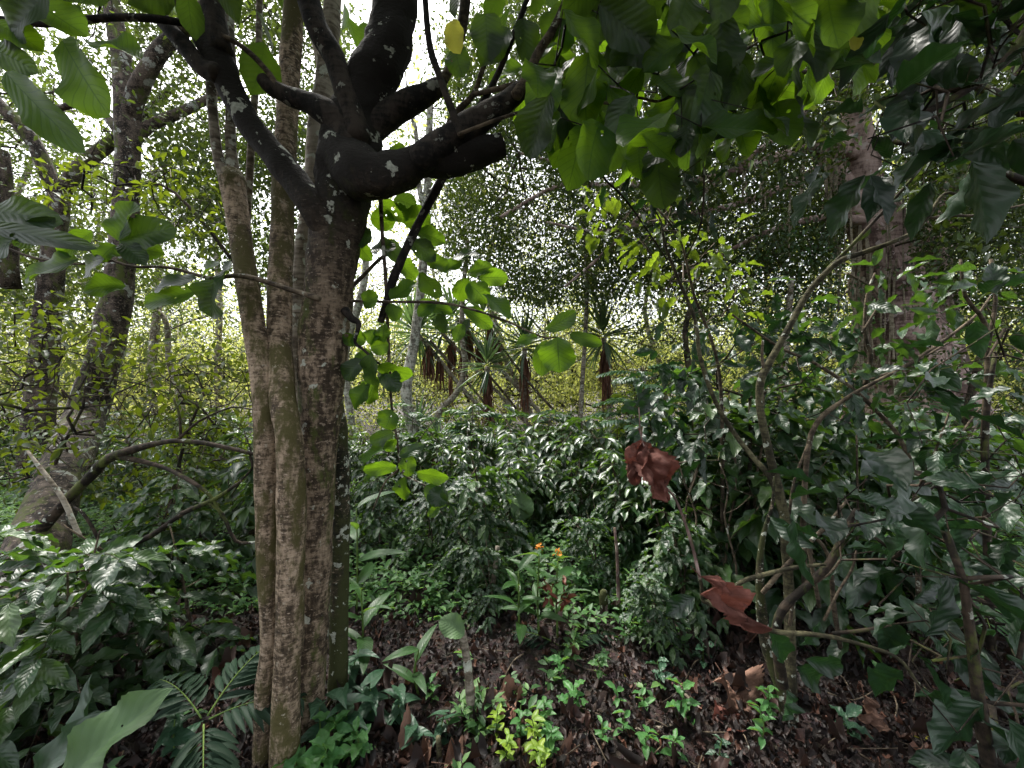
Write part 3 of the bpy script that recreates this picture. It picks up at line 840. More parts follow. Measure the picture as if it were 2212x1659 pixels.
# the big left tree with lichen-mottled bark
lt = tree("mottled_tree", "tall leaning tree with lichen-mottled grey brown bark at the left, behind the yellow-green shrub", "tree",
          [trunk_px([(0, 1640, 150, 2.1), (34, 1400, 122, 2.2), (70, 1230, 100, 2.5), (122, 1060, 80, 3.1), (185, 900, 70, 4.6), (228, 760, 58, 4.7), (255, 620, 52, 4.8), (270, 480, 46, 4.9), (276, 350, 42, 5.0), (274, 250, 44, 5.0), (262, 120, 34, 5.1), (240, 0, 30, 5.2), (225, -120, 26, 5.3)]),
           trunk_px([(278, 255, 36, 5.0), (300, 190, 34, 4.9), (335, 125, 34, 4.8), (370, 85, 32, 4.8), (430, 30, 28, 4.7), (500, -60, 24, 4.7)]),
           trunk_px([(275, 320, 26, 5.0), (320, 275, 22, 5.1), (385, 245, 20, 5.2), (450, 215, 16, 5.3), (520, 190, 12, 5.4)]),
           trunk_px([(268, 300, 20, 5.0), (200, 225, 14, 5.1), (120, 235, 12, 5.2)])],
          'bark_left', thin(region([(100, -60), (700, -100), (720, 100), (600, 240), (520, 330), (400, 300), (330, 200), (140, 200)], 4.4, 6.5, 240), .32),
          leaf='far_leaf_dark', L=(.06, .10), per=20, spread=.2, r_tip=.004, rmax=.05, freq=5,
          fills=[([(280, -60), (620, -100), (760, 60), (720, 300), (700, 620), (560, 640), (430, 560), (330, 330)], 4.6, 7.5, 52000), ([(100, -60), (420, -60), (380, 120), (240, 60), (120, 60)], 4.6, 7, 4000)])

tree("forked_tree", "grey forked tree at the far left edge, its two limbs spreading above the hanging leaves", "tree",
     [trunk_px([(60, 1150, 60, 6.5), (85, 900, 50, 6.5), (105, 650, 42, 6.5), (118, 520, 38, 6.5), (126, 425, 36, 6.5)]),
      trunk_px([(126, 430, 30, 6.5), (105, 380, 28, 6.5), (73, 309, 26, 6.5), (22, 250, 26, 6.4), (-60, 170, 24, 6.3)]),
      trunk_px([(126, 430, 30, 6.5), (150, 390, 28, 6.5), (185, 352, 28, 6.6), (218, 325, 26, 6.7), (290, 270, 20, 6.8), (370, 190, 14, 7.0)]),
      trunk_px([(0, 330, 30, 6.2), (8, 450, 34, 6.2), (14, 620, 40, 6.2)])],
     'bark_left', thin(region([(-120, 60), (420, 60), (480, 250), (420, 420), (150, 330), (80, 500), (-120, 520)], 6, 8.5, 260), .42),
     leaf='far_leaf_dark', L=(.07, .12), per=22, spread=.25, r_tip=.005, rmax=.05, fills=[([(-120, 60), (80, 60), (150, 330), (240, 330), (420, 440), (400, 660), (-120, 700)], 6.6, 9.5, 30000)])

# ------------------------------------------------------------------ the great red-barked fig at the right
figc = thin(np.concatenate([region([(1010, 150), (1200, 60), (1500, -60), (2260, -60), (2300, 560), (2120, 640), (1990, 600), (1800, 480), (1760, 590), (1560, 540), (1400, 620), (1180, 640), (1010, 560), (960, 420)], 5.8, 9.8, 1250),
                            region([(1700, -60), (2300, -60), (2300, 700), (2150, 560), (2000, 480), (1900, 300)], 5.0, 7.5, 300)]), .36)
_x = 1106 + figc[:, 0] / figc[:, 1] * 829.5; _y = 829.5 - (figc[:, 2] - CAM_Z) / figc[:, 1] * 829.5
figc = figc[~((_x > 1800) & (_x < 1985) & (_y > 210) & (_y < 780) & (figc[:, 1] < 9.2))]
fig = tree("strangler_fig", "huge fig with reddish peeling bark and hanging aerial roots at the upper right", "tree",
           [trunk_px([(1985, 1060, 260, 8.6), (1965, 900, 210, 8.6), (1945, 760, 165, 8.6), (1922, 640, 132, 8.6), (1903, 540, 104, 8.6), (1880, 450, 84, 8.6), (1860, 360, 66, 8.6), (1848, 250, 52, 8.6), (1850, 150, 44, 8.6), (1870, 30, 40, 8.6), (1880, -100, 34, 8.6)]),
            trunk_px([(1930, 620, 70, 8.3), (1890, 520, 50, 8.3), (1845, 440, 44, 8.4), (1810, 380, 40, 8.5), (1770, 330, 30, 8.4)]),
            trunk_px([(1985, 720, 110, 8.8), (2005, 560, 70, 8.8), (2030, 480, 56, 8.8), (2062, 410, 44, 8.7), (2100, 320, 36, 8.6), (2160, 200, 30, 8.5)]),
            trunk_px([(1845, 330, 28, 8.4), (1790, 322, 26, 8.1), (1735, 322, 22, 7.8), (1660, 345, 20, 7.5), (1608, 364, 18, 7.3), (1520, 388, 16, 7.1), (1426, 398, 14, 7.0), (1300, 400, 11, 6.9), (1204, 402, 9, 6.8), (1080, 470, 7, 6.7)]),
            trunk_px([(1840, 160, 22, 8.5), (1801, 178, 18, 8.2), (1750, 228, 16, 7.9), (1699, 280, 14, 7.6), (1620, 340, 12, 7.3), (1500, 430, 9, 7.1), (1380, 520, 7, 7.0)]),
            trunk_px([(1840, 300, 20, 8.3), (1740, 380, 16, 7.8), (1600, 440, 13, 7.4), (1450, 470, 10, 7.0), (1300, 500, 8, 6.8), (1180, 480, 5, 6.7)]),
            trunk_px([(1850, 200, 18, 8.4), (1700, 180, 15, 7.9), (1560, 230, 12, 7.5), (1400, 330, 10, 7.2), (1260, 360, 8, 7.0), (1120, 330, 5, 6.8)]),
            trunk_px([(1450, 400, 10, 7.0), (1380, 470, 8, 6.9), (1290, 560, 7, 6.8), (1220, 620, 5, 6.7)]),
            trunk_px([(1880, 480, 20, 8.3), (1780, 470, 14, 7.9), (1660, 500, 11, 7.5), (1540, 560, 8, 7.2), (1450, 600, 5, 7.1)])],
           'bark_fig', figc, leaf='ficus_leaf', shape=FAR2, L=(.055, .115), ratio=.55, per=30, spread=.24, step=.35, r_tip=.004, rmax=.045, sides=26, rough=.2, freq=1.1, droop=.5,
           fills=[([(960, 60), (1200, -60), (2300, -60), (2300, 620), (2120, 680), (1960, 600), (1830, 470), (1780, 620), (1560, 560), (1400, 640), (1150, 660), (960, 560)], 6.0, 12, 380000),
                  ([(1350, 430), (1800, 420), (1840, 600), (1800, 700), (1500, 700)], 7.5, 11, 26000)], skip=(1828, 230, 1965, 760, 8.95))


def aerial_roots():
    org = np.array(fig.location)
    spots = [(1795, 250, 560, 8.0), (1800, 240, 590, 8.0), (1806, 300, 540, 7.9), (1786, 330, 500, 7.9), (1770, 290, 420, 7.8), (1778, 260, 480, 7.8), (1812, 350, 610, 8.1), (1820, 380, 700, 8.1), (1965, 380, 640, 7.9), (1972, 330, 560, 7.9),
             (1985, 420, 620, 8.0), (1957, 350, 520, 7.9), (2000, 480, 700, 8.1), (1605, 370, 480, 7.2), (1440, 400, 520, 7.0), (1462, 400, 500, 7.0), (1530, 390, 560, 7.1), (1700, 380, 560, 7.5), (1880, 560, 880, 8.1), (1900, 640, 900, 8.1),
             (2025, 520, 800, 8.2), (2050, 500, 760, 8.2), (1930, 700, 930, 8.0), (1855, 480, 800, 8.2), (1868, 500, 860, 8.2), (1960, 600, 900, 8.0), (1640, 350, 470, 7.4), (1735, 330, 500, 7.7), (1835, 420, 760, 8.0), (1845, 520, 820, 8.0), (1875, 400, 700, 8.0), (1915, 480, 860, 8.0), (1940, 560, 900, 8.0), (1825, 300, 620, 8.0), (1862, 600, 900, 8.0), (1950, 430, 720, 8.0)]
    for x, y0, y1, d in spots:
        acc = Acc(4)
        for s in range(2 if rng.random() < .5 else 1):
            k = 9
            ys = np.linspace(y0, y1 - rng.random() * 40, k)
            xs = x + np.cumsum(rng.normal(size=k)) * 2.2 + s * 4
            tube(acc, np.array([P(a, b, d) for a, b in zip(xs, ys)]), W(rng.uniform(3, 6), d), sides=4, sub=2)
        acc.build('aerial_root', M['root'], fig, org)


aerial_roots()

# ------------------------------------------------------------------ white-stemmed trees in the middle
tree("slender_white_tree", "slender tree with a crooked white lichen-covered trunk behind the hanging round leaves", "tree",
     [trunk_px([(912, 1060, 26, 7.5), (906, 985, 24, 7.5), (888, 912, 24, 7.5), (877, 840, 24, 7.5), (893, 749, 22, 7.6), (905, 660, 20, 7.7), (912, 590, 20, 7.8), (920, 480, 18, 8), (925, 350, 16, 8), (930, 200, 13, 8)]),
      trunk_px([(922, 470, 12, 8), (905, 400, 12, 8), (900, 300, 10, 8), (880, 200, 8, 8)])],
     'bark_white', thin(region([(820, 60), (1060, 60), (1080, 280), (1000, 460), (860, 420)], 7, 9.5, 130), .42), leaf='far_leaf', per=12, spread=.25, r_tip=.004, rmax=.03)
tree("slender_pale_tree", "thin pale tree leaning behind the drooping branch just right of the main trunk", "tree",
     [trunk_px([(770, 980, 14, 9.5), (752, 860, 16, 9.5), (745, 760, 18, 9.5), (780, 640, 16, 9.5), (790, 560, 14, 9.6), (775, 450, 12, 9.6), (785, 300, 10, 9.6)])],
     'bark_white', thin(region([(700, 500), (820, 380), (900, 430), (860, 560), (760, 620)], 9, 11, 30), .5), leaf='far_leaf', per=10, spread=.3)
tree("curved_grey_tree", "small tree with a thin S-curved grey trunk between the shaggy yuccas", "tree",
     [trunk_px([(960, 1000, 14, 9), (945, 900, 14, 9), (985, 850, 12, 9), (1005, 790, 12, 9), (998, 730, 12, 9), (1000, 640, 10, 9), (1010, 520, 9, 9)])],
     'bark_pale', thin(region([(940, 420), (1120, 420), (1120, 560), (980, 600)], 8.5, 10.5, 40), .45), leaf='far_leaf', per=12, spread=.25)
tree("tall_thin_tree", "tall thin straight tree standing right of the shaggy yuccas", "tree",
     [trunk_px([(1250, 1010, 10, 8.5), (1255, 880, 10, 8.5), (1262, 760, 9, 8.5), (1268, 640, 9, 8.5), (1266, 560, 8, 8.5), (1260, 430, 8, 8.5), (1262, 330, 7, 8.5)])],
     'bark_pale', thin(region([(1140, 420), (1380, 420), (1400, 620), (1300, 700), (1160, 640)], 7.8, 9.8, 70), .4), leaf='far_leaf_dark', per=14, spread=.22)
for i, (pts, lab) in enumerate([([(330, 930, 20, 12), (328, 800, 18, 12), (336, 700, 16, 12), (345, 600, 14, 12), (335, 480, 12, 12), (330, 350, 10, 12)], "pale thin tree in the bright gap left of the main trunk"),
                                ([(395, 1000, 16, 10), (390, 860, 14, 10), (365, 780, 12, 10), (360, 700, 10, 10), (330, 660, 9, 10)], "small crooked tree below the bright gap left of the main trunk"),
                                ([(480, 960, 14, 14), (470, 820, 13, 14), (474, 640, 12, 14), (460, 480, 10, 14), (440, 330, 9, 14)], "thin grey tree seen just left of the leftmost stem")]):
    q = trunk_px(pts)
    top = q[0][-1]
    c = top + rng.normal(size=(46, 3)) * A(1.7, 1.3, 1.5)
    tree("background_tree", lab, "tree", [q], 'bark_pale', thin(c, .45), leaf='far_leaf', per=12, spread=.3, group="pale trees in the bright gap at the left")


# ------------------------------------------------------------------ rosette plants with shaggy skirts
def yucca(label, top, base_pt, R, skirt, dead=True, rad=.05, n=75, bend=None):
    t = empty("yucca", base_pt, label, "yucca", "shaggy sword-leaved yuccas")
    org = np.array(t.location)
    a = Acc(4)
    mid = (top + base_pt) / 2 + (np.array(bend) if bend is not None else rng.normal(size=3) * .06)
    p, r = spline([base_pt, mid, top], [rad * 1.15, rad * .9, rad], 6)
    tube(a, p, r, sides=8, rough=.15, freq=12)
    a.build('trunk', M['bark_pale'], t, org)
    axis = norm(top - mid)
    l = Acc(4)
    el = np.where(rng.random(n) < .75, rng.uniform(-.1, 1.45, n), rng.uniform(-1.1, -.1, n)); az = rng.random(n) * 6.283
    d = np.stack([np.cos(el) * np.cos(az), np.cos(el) * np.sin(az), np.sin(el)], 1)
    L = R * rng.uniform(.75, 1.1, n)
    pos = top + axis * np.clip(el, -.5, 1)[:, None] * .12 * R + d * rad * .7
    put_leaves(l, SWORD, pos, d, A(0, 0, 1) + rng.normal(size=(n, 3)) * .2, L, R * .075 * rng.uniform(.7, 1.2, n))
    l.build('rosette', M['yucca_leaf'], t, org)
    if dead:
        s = Acc(4)
        m = int(150 * min(1.3, skirt / .6 + .2))
        f = rng.random(m) ** 2.2
        # along the trunk downwards from the rosette
        kk = np.clip((1 - f * min(.9, skirt / max(np.linalg.norm(top - base_pt), .1))) * (len(p) - 1), 0, len(p) - 1)
        pos = p[kk.astype(int)] + rng.normal(size=(m, 3)) * rad * .6
        az = rng.random(m) * 6.283
        d = np.stack([np.cos(az) * .22, np.sin(az) * .22, -np.ones(m)], 1) + rng.normal(size=(m, 3)) * .08
        L = rng.uniform(.25, 1.0, m) ** .8 * R * .95
        put_leaves(s, SWORD, pos, d, np.stack([np.cos(az), np.sin(az), .3 * np.ones(m)], 1), L, R * .03 * rng.uniform(.6, 1.5, m))
        s.build('dead_leaf_skirt', M['dead_skirt'], t, org)
    return t


def gp(x, y_, z=None):
    return A(x, y_, ground_z(x, y_) - .03)


for lab, (x, y, d), bx, R, sk, rad in [
    ("yucca with a dense brown skirt behind the white trunk, leaning left", (903, 722, 9.4), 1.0, .85, .9, .055),
    ("yucca with a dark drooping skirt just right of the white-trunked tree", (952, 716, 9.8), 1.6, .75, .8, .05),
    ("tall yucca whose reddish skirt hangs behind the round leaves at centre", (985, 690, 10.5), 2.1, .8, .9, .06),
    ("yucca with a wide reddish skirt, topmost of the yuccas", (1045, 680, 10.8), 1.2, .8, .8, .06),
    ("upright yucca with an open green rosette and long narrow brown skirt", (1052, 792, 8.2), -.45, .62, 1.1, .05),
    ("dark yucca with a ragged skirt below a slanting trunk", (1133, 752, 9.0), .5, .72, 1.1, .055),
    ("pale blue-green yucca right of the thin straight tree", (1304, 730, 8.8), 2.3, .75, .9, .055),
    ("small yucca with spiky green rosette below the white trunk", (905, 925, 7.6), -1.8, .5, .5, .045),
    ("low grey-green yucca beside the small spiky one", (945, 962, 7.2), -1.38, .42, .35, .04),
    ("half-hidden yucca with a red skirt above the hanging dry leaf", (1385, 868, 7.4), 2.5, .5, .8, .05),
]:
    top = P(x, y, d); R *= 1.25
    yucca(lab, top, gp(bx if abs(bx - top[0]) > .01 else top[0], d + .2), R, sk, rad=rad, n=58)
# bare slanting trunks
for lab, pts in [("long bare yucca trunk slanting down right from the dark skirt", [(930, 735, 5, 9.2), (985, 800, 5, 9.1), (1045, 868, 5, 9.0), (1110, 960, 6, 9.0), (1140, 1040, 6, 9)]),
                 ("bare pole slanting from the topmost yucca down to the right", [(1062, 715, 5, 8.8), (1110, 785, 5, 8.8), (1150, 835, 5, 8.7), (1200, 890, 6, 8.6), (1260, 960, 6, 8.6)]),
                 ("thin bare pole slanting under the topmost yuccas", [(990, 720, 4, 10), (1030, 780, 4, 10), (1090, 850, 5, 10), (1150, 930, 5, 10)])]:
    q = np.array([P(a, b, c) for a, b, w, c in pts])
    t = Acc(4); tube(t, q, [W(p[2], p[3]) for p in pts], sides=6, sub=3, rough=.1)
    tag(t.build("slanting_trunk", M['twig'], org=None), lab, "sapling")  # bare slanting trunk among the yuccas, not a young tree


# ------------------------------------------------------------------ background woodland
def bg_proto(k, kind):
    H = {'tall': 11, 'bush': 3.2}[kind]
    t = empty("woodland_tree" if kind == 'tall' else "background_bush", (0, 0, 0), "x", "tree" if kind == 'tall' else "bush")
    if kind == 'tall':
        a = Acc(4)
        p = np.array([(0, 0, -.2), (rng.normal() * .2, 0, 3), (rng.normal() * .5, 0, 6), (rng.normal() * .8, 0, 9)])
        p, r = spline(p, [.16, .12, .09, .05], 4)
        tube(a, p, r, sides=8, rough=.1, freq=2)
        a.build('trunk', M['bark_pale'], t)
        c = np.stack([rng.normal(size=240) * 1.9, rng.normal(size=240) * 1.7, rng.uniform(2.2, 12, 240)], 1)
        c = thin(c, .5)
        w = Acc(4); nd, ct = grow(p[4:], c, step=.7, r_tip=.01, expo=.45, rmax=.07, sag=.05, acc=w); w.build('branches', M['bark_pale'], t)
        l = Acc(4); leaf_cloud(l, FAR, nd[ct <= 2], 55, .42, (.10, .17), .5, .4, 1, .8); l.build('crown', M['far_leaf' if k % 2 else 'far_leaf_dark'], t)
    else:
        a = Acc(4)
        c = rng.normal(size=(110, 3)) * A(1.15, 1.0, .75) + A(0, 0, 1.7); c = c[(c[:, 2] > .1)]
        c = thin(c, .33)
        nd, ct = grow(np.array([(0, 0, 0), (0, 0, .4), (.1, 0, .9), (.1, .1, 1.4)]), c, step=.4, r_tip=.006, expo=.45, rmax=.04, sag=.05, acc=a)
        a.build('stems', M['twig_olive'], t)
        l = Acc(4); leaf_cloud(l, FAR2, nd[ct <= 2], 42, .24, (.06, .11), .5, .3, 1.2, .6); l.build('foliage', M['far_leaf' if k < 3 else 'far_leaf_dark'], t)
    return t


talls = [bg_proto(k, 'tall') for k in range(3)]
bushes = [bg_proto(k, 'bush') for k in range(4)]
used = set()


def place(protos, k, x, y, s, rz, label, group, zoff=0.0, sz=None):
    pr = protos[k]
    o = pr if id(pr) not in used else copy_tree(pr)
    used.add(id(pr))
    o.location = (x, y, ground_z(x, y) + zoff)
    o.rotation_euler = (0, 0, rz)
    o.scale = (s, s, sz or s)
    o['label'] = label; o['group'] = group
    return o


def zone(x, y):
    px = 1106 + x / y * 829.5
    return ("at the far left edge" if px < 180 else "behind the mottled leaning tree" if px < 420 else "in the bright gap left of the main trunk" if px < 700 else
            "just right of the main trunk" if px < 880 else "behind the shaggy yuccas" if px < 1250 else "behind the hanging dry leaf" if px < 1600 else "behind the great fig" if px < 2050 else "at the far right edge")


r2 = random.Random(3)
k = 0
for row, (yd, step_, n) in enumerate([(15, 2.1, 19), (20, 2.8, 19), (27, 3.6, 19)]):
    for i in range(n):
        x = (i - (n - 1) / 2) * step_ + r2.uniform(-.6, .6)
        y = yd + r2.uniform(-1.2, 1.2)
        place(bushes, k % 4 if r2.random() < .8 else 0, x, y, r2.uniform(1.1, 1.7) * (1 + .3 * row), r2.random() * 6.28,
              "yellow-green bush %s, %s rank of thicket" % (zone(x, y), ["nearest", "middle", "farthest"][row]), "bushes of the far thicket")
        k += 1
k = 0
for i, (px_, y) in enumerate([(-250, 14), (-60, 17), (60, 13), (240, 15), (330, 22), (600, 24), (690, 17), (960, 19), (1080, 15), (1180, 24), (1300, 17), (1420, 13.5), (1540, 20), (1660, 15), (1800, 18), (1960, 14), (2100, 20), (2200, 15), (2380, 13), (840, 27), (430, 30), (1480, 27), (2040, 26), (140, 26), (-160, 24), (2300, 24)]):
    x = (px_ - 1106) / 829.5 * y
    place(talls, i % 3, x, y, r2.uniform(.8, 1.25) * (1 if i not in (4, 5, 20, 19) else .7), r2.random() * 6.28, "tall slender woodland tree %s, %s" % (zone(x, y), "near the thicket" if y < 18 else "far back"), "tall woodland trees")


# ------------------------------------------------------------------ coffee shrubs
def coffee_proto(H, R, T, leafmat, L, seed, nstem=2, dens=1.0):
    t = empty("coffee_shrub", (0, 0, 0), "x", "shrub")
    w = Acc(4); l = Acc(4)
    pos, dr, nr = [], [], []
    for s in range(nstem):
        lean = rng.normal(size=2) * .18
        pts = np.array([(rng.normal() * .02, rng.normal() * .02, -.03)] + [(lean[0] * f * f * H + rng.normal() * .012, lean[1] * f * f * H + rng.normal() * .012, f * H * (1 - .12 * s)) for f in (.25, .5, .75, 1)])
        p, r = spline(pts, np.array([.016, .013, .010, .007, .004]) * (H / 1.4) ** .5, 5)
        tube(w, p, r, sides=6)
        nw = int(H / .085 * dens)
        for b in range(nw):
            f = .14 + .86 * (b + rng.random() * .5) / nw
            i = int(f * (len(p) - 1)); o = p[i]
            az0 = b * 2.0 + rng.normal() * .4
            for side in (0, math.pi):
                if rng.random() < .12: continue
                az = az0 + side
                Lb = R * (1.05 - f) ** .55 * rng.uniform(.65, 1.1)
                up = rng.uniform(.2, .55) * (.3 + f)
                k = max(3, int(Lb / (L * .5)))
                tt = np.linspace(0, 1, k + 1)
                bp = o + np.stack([np.cos(az) * Lb * tt, np.sin(az) * Lb * tt, Lb * (up * tt - .55 * tt ** 2)], 1)
                tube(w, bp, np.linspace(.0042, .0015, k + 1), sides=3, cap=False)
                bd = norm(np.gradient(bp, axis=0))
                for q in range(1, k + 1):
                    if rng.random() < .10 or tt[q] < .2: continue
                    sv = norm(np.cross(bd[q], A(0, 0, 1)))
                    for sg in (-1, 1):
                        pos.append(bp[q]); dr.append(sv * sg * .85 + bd[q] * .75 + A(0, 0, -.12) + rng.normal(size=3) * .22)
                        nr.append(A(0, 0, 1) + rng.normal(size=3) * .28)
                if True:
                    pos.append(bp[-1]); dr.append(bd[-1] + rng.normal(size=3) * .2); nr.append(A(0, 0, 1) + rng.normal(size=3) * .2)
    n = len(pos)
    Ls = rng.uniform(.7, 1.15, n) * L
    put_leaves(l, T, np.array(pos), np.array(dr), np.array(nr), Ls, Ls * rng.uniform(.36, .46, n))
    w.build('stems', M['twig'], t); l.build('foliage', M[leafmat], t)
    return t


cof_far = [coffee_proto(1.35, .62, MIDE, 'coffee_far', .135, i, nstem=3) for i in range(4)]
lush = [coffee_proto(1.5, .6, MIDE, 'sapling', .12, 20 + i, nstem=2, dens=.8) for i in range(2)]
for _o in lush: _o.name = 'leafy_shrub'
cof_near = [coffee_proto(1.3, .62, ELLIP, 'coffee', .18, i, nstem=2, dens=.8) for i in range(3)]


def czone(x, y):
    px = 1106 + x / y * 829.5
    return ("under the mottled leaning tree" if px < 300 else "left of the many-stemmed trunk" if px < 640 else "just right of the many-stemmed trunk" if px < 850 else "below the small yuccas" if px < 1060 else
            "below the leaning yucca poles" if px < 1260 else "left of the hanging red leaf" if px < 1400 else "right of the hanging red leaf" if px < 1620 else "behind the curved sapling" if px < 1850 else "below the great fig" if px < 2080 else "at the right edge")


rows = [(3.6, 5, .95), (4.4, 9, .95), (5.3, 12, .95), (6.4, 14, .95), (7.6, 15, .95), (9.2, 15, 1.0), (11.2, 14, 1.1)]
for ri, (yd, n, s) in enumerate(rows):
    half = yd * 1.38
    for i in range(n):
        x = -half + 2 * half * (i + .5) / n + r2.uniform(-.25, .25)
        y = yd + r2.uniform(-.35, .35)
        pxx = 1106 + x / y * 829.5
        if yd < 4 and 760 < pxx < 1600: continue           # the open floor in the middle
        if yd < 4 and pxx < 300: continue
        if (i * 7 + ri * 3) % 5 == 0:
            place(lush, (i + ri) % 2, x, y, s * r2.uniform(.85, 1.35), r2.random() * 6.28, "lighter yellow-green leafy shrub %s, %s row" % (czone(x, y), ["first", "second", "third", "fourth", "fifth", "sixth", "hindmost"][ri]), "lighter shrubs among the coffee")
            continue
        place(cof_far, (i + ri) % 4, x, y, s * r2.uniform(.72, 1.28), r2.random() * 6.28,
              "glossy dark green coffee shrub %s, %s row" % (czone(x, y), ["first", "second", "third", "fourth", "fifth", "sixth", "hindmost"][ri]), "coffee shrubs under the trees")
# nearer ones, bigger leaves
for (pxx, yd, s, rz, lab, zo) in [
    (150, 1.75, .9, .3, "coffee shrub with large ribbed leaves at the lower left, before the dark leaning trunk", -.32),
    (420, 2.1, .85, 2.0, "dark coffee shrub crowding the foot of the many-stemmed trunk on its left", -.25),
    (-20, 1.9, .9, 4.0, "coffee shrub cut by the left edge of the photo", -.3),
    (330, 2.9, .85, 1.2, "coffee shrub behind the lower left bushes", -.2),
    (1060, 3.1, .78, 2.6, "young coffee tree on a thin grey stem in the middle of the open floor", .0),
    (1180, 4.3, .9, .6, "rounded coffee shrub behind the orange-flowered ginger", .0),
    (1330, 4.0, .95, 1.9, "tall coffee shrub with shining leaves left of the hanging red leaf", .0),
    (1500, 3.0, 1.1, 5.2, "leafy coffee shrub standing just right of the hanging red leaf", .05),
    (1640, 2.7, 1.2, 1.0, "broad-leaved coffee shrub behind the curved sapling", .1),
    (1780, 3.0, 1.25, 3.3, "dark broad-leaved coffee shrub below the great fig", .1),
    (1950, 2.8, 1.15, 4.4, "coffee shrub with drooping dark leaves near the right edge", .0),
    (860, 4.6, .95, 4.1, "coffee shrub beside the mossy stem of the big tree", .0),
]:
    x = (pxx - 1106) / 829.5 * yd
    place(cof_near, int(rz * 10) % 3, x, yd, s, rz, lab, "coffee shrubs near the camera", zo)


for (pxx, yd, s, rz, lab) in [
    (900, 3.9, .62, .5, "low coffee bush on the weedy slope just right of the trunk group"), (985, 3.7, .6, 1.7, "low coffee bush in front of the small spiky yuccas"),
    (820, 3.3, .6, 2.7, "low coffee bush close against the mossy stem on the weedy slope"), (930, 3.2, .62, 3.5, "low coffee bush in the weeds, left of the ginger plants"), (1000, 2.9, .5, .3, "small coffee bush straight above the round leaf of the cut stem"),
    (1290, 2.8, .5, 1.4, "small coffee bush just behind the mossy stump"), (1150, 3.9, .8, 5.7, "coffee bush behind the orange-flowered ginger, nearest of those"),
    (1100, 3.6, .7, 2.9, "coffee bush directly behind the young coffee tree"), (1010, 4.4, .85, 3.7, "coffee bush below the slanting yucca poles, front line"),
    (1255, 3.5, .72, 4.9, "coffee bush behind the bare brown stalk"), (1400, 3.2, .8, .2, "coffee bush straight below the hanging red leaf"),
    (1330, 3.1, .55, 5.5, "knee-high coffee seedling right of the bare brown stalk"), (1480, 2.5, .6, 2.2, "small coffee bush between the hanging leaf and the rolled leaf"),
    (1590, 3.5, 1.0, 3.1, "coffee bush in the dark tangle left of the curved sapling"), (1420, 2.2, .38, 4.2, "coffee seedling with ribbed leaves left of the rolled dead leaf"),
    (1060, 2.5, .42, 1.1, "small coffee seedling behind the cut grey stem"), (1180, 5.0, .95, .9, "coffee bush in the centre of the bank of shrubs")]:
    x = (pxx - 1106) / 829.5 * yd
    if s < .75: place(cof_near, int(rz * 10) % 3, x, yd, s * .95, rz, lab, "coffee bushes of the middle ground")
    else: place(cof_far, int(rz * 10) % 4, x, yd, s, rz, lab, "coffee bushes of the middle ground")


# ------------------------------------------------------------------ small-leaved shrub at the left
def shrub_cloud(name, label, cat, root, poly, d0, d1, n, dmin, leaf, T, L, per, spread, ratio=.45, twig='bark_dark', step=.15, r_tip=.0022, rmax=.012, group=None, extra=None, droop=.35, flat=1.2, jit=.5, sag=.05):
    t = empty(name, root[0], label, cat, group)
    org = np.array(t.location)
    w = Acc(4); l = Acc(4)
    tube(w, root, np.linspace(rmax * 1.6, rmax * .8, len(root)), sides=7, sub=3)
    c = thin(region(poly, d0, d1, n), dmin)
    rt, _ = spline(root, np.ones(len(root)), 4)
    nd, ct = grow(rt, c, step=step, r_tip=r_tip, expo=.42, rmax=rmax, sag=sag, acc=w, sides=4)
    cen = nd[ct <= 2.5]
    leaf_cloud(l, T, cen, per, spread, L, ratio, droop, flat, jit)
    w.build('stems', M[twig], t, org); l.build('foliage', M[leaf], t, org)
    return t


shrub_cloud("small_leaved_shrub", "shrub with fine yellow-green leaves in front of the mottled leaning tree", "shrub",
            np.array([P(60, 1330, 3.4), P(80, 1150, 3.3), P(120, 1000, 3.2), P(180, 880, 3.2)]),
            [(-60, 690), (60, 660), (200, 680), (330, 760), (420, 800), (420, 900), (330, 960), (250, 1060), (-60, 1050)], 2.9, 4.0, 620, .12, 'small_yellow', MIDE, (.055, .10), 7, .07)
shrub_cloud("small_leaved_shrub", "airy yellow-leaved branches over the bright gap beside the leftmost stem", "shrub",
            np.array([P(330, 1240, 3.6), P(370, 1080, 3.5), P(400, 950, 3.5), P(440, 850, 3.5)]),
            [(300, 790), (420, 760), (540, 760), (560, 960), (540, 1150), (330, 1150), (240, 1060), (330, 960)], 3.0, 4.2, 420, .14, 'small_yellow', MIDE, (.05, .09), 6, .07)
shrub_cloud("small_leaved_shrub", "thin branches with yellowish leaves hanging high before the mottled trunk", "shrub",
            np.array([P(560, 620, 3.6), P(500, 560, 3.5), P(430, 470, 3.4), P(350, 400, 3.4), P(250, 400, 3.4)]),
            [(60, 400), (200, 350), (330, 330), (420, 370), (500, 460), (480, 560), (330, 470), (120, 450)], 3.0, 4.0, 320, .14, 'small_yellow', MIDE, (.05, .09), 6, .07)

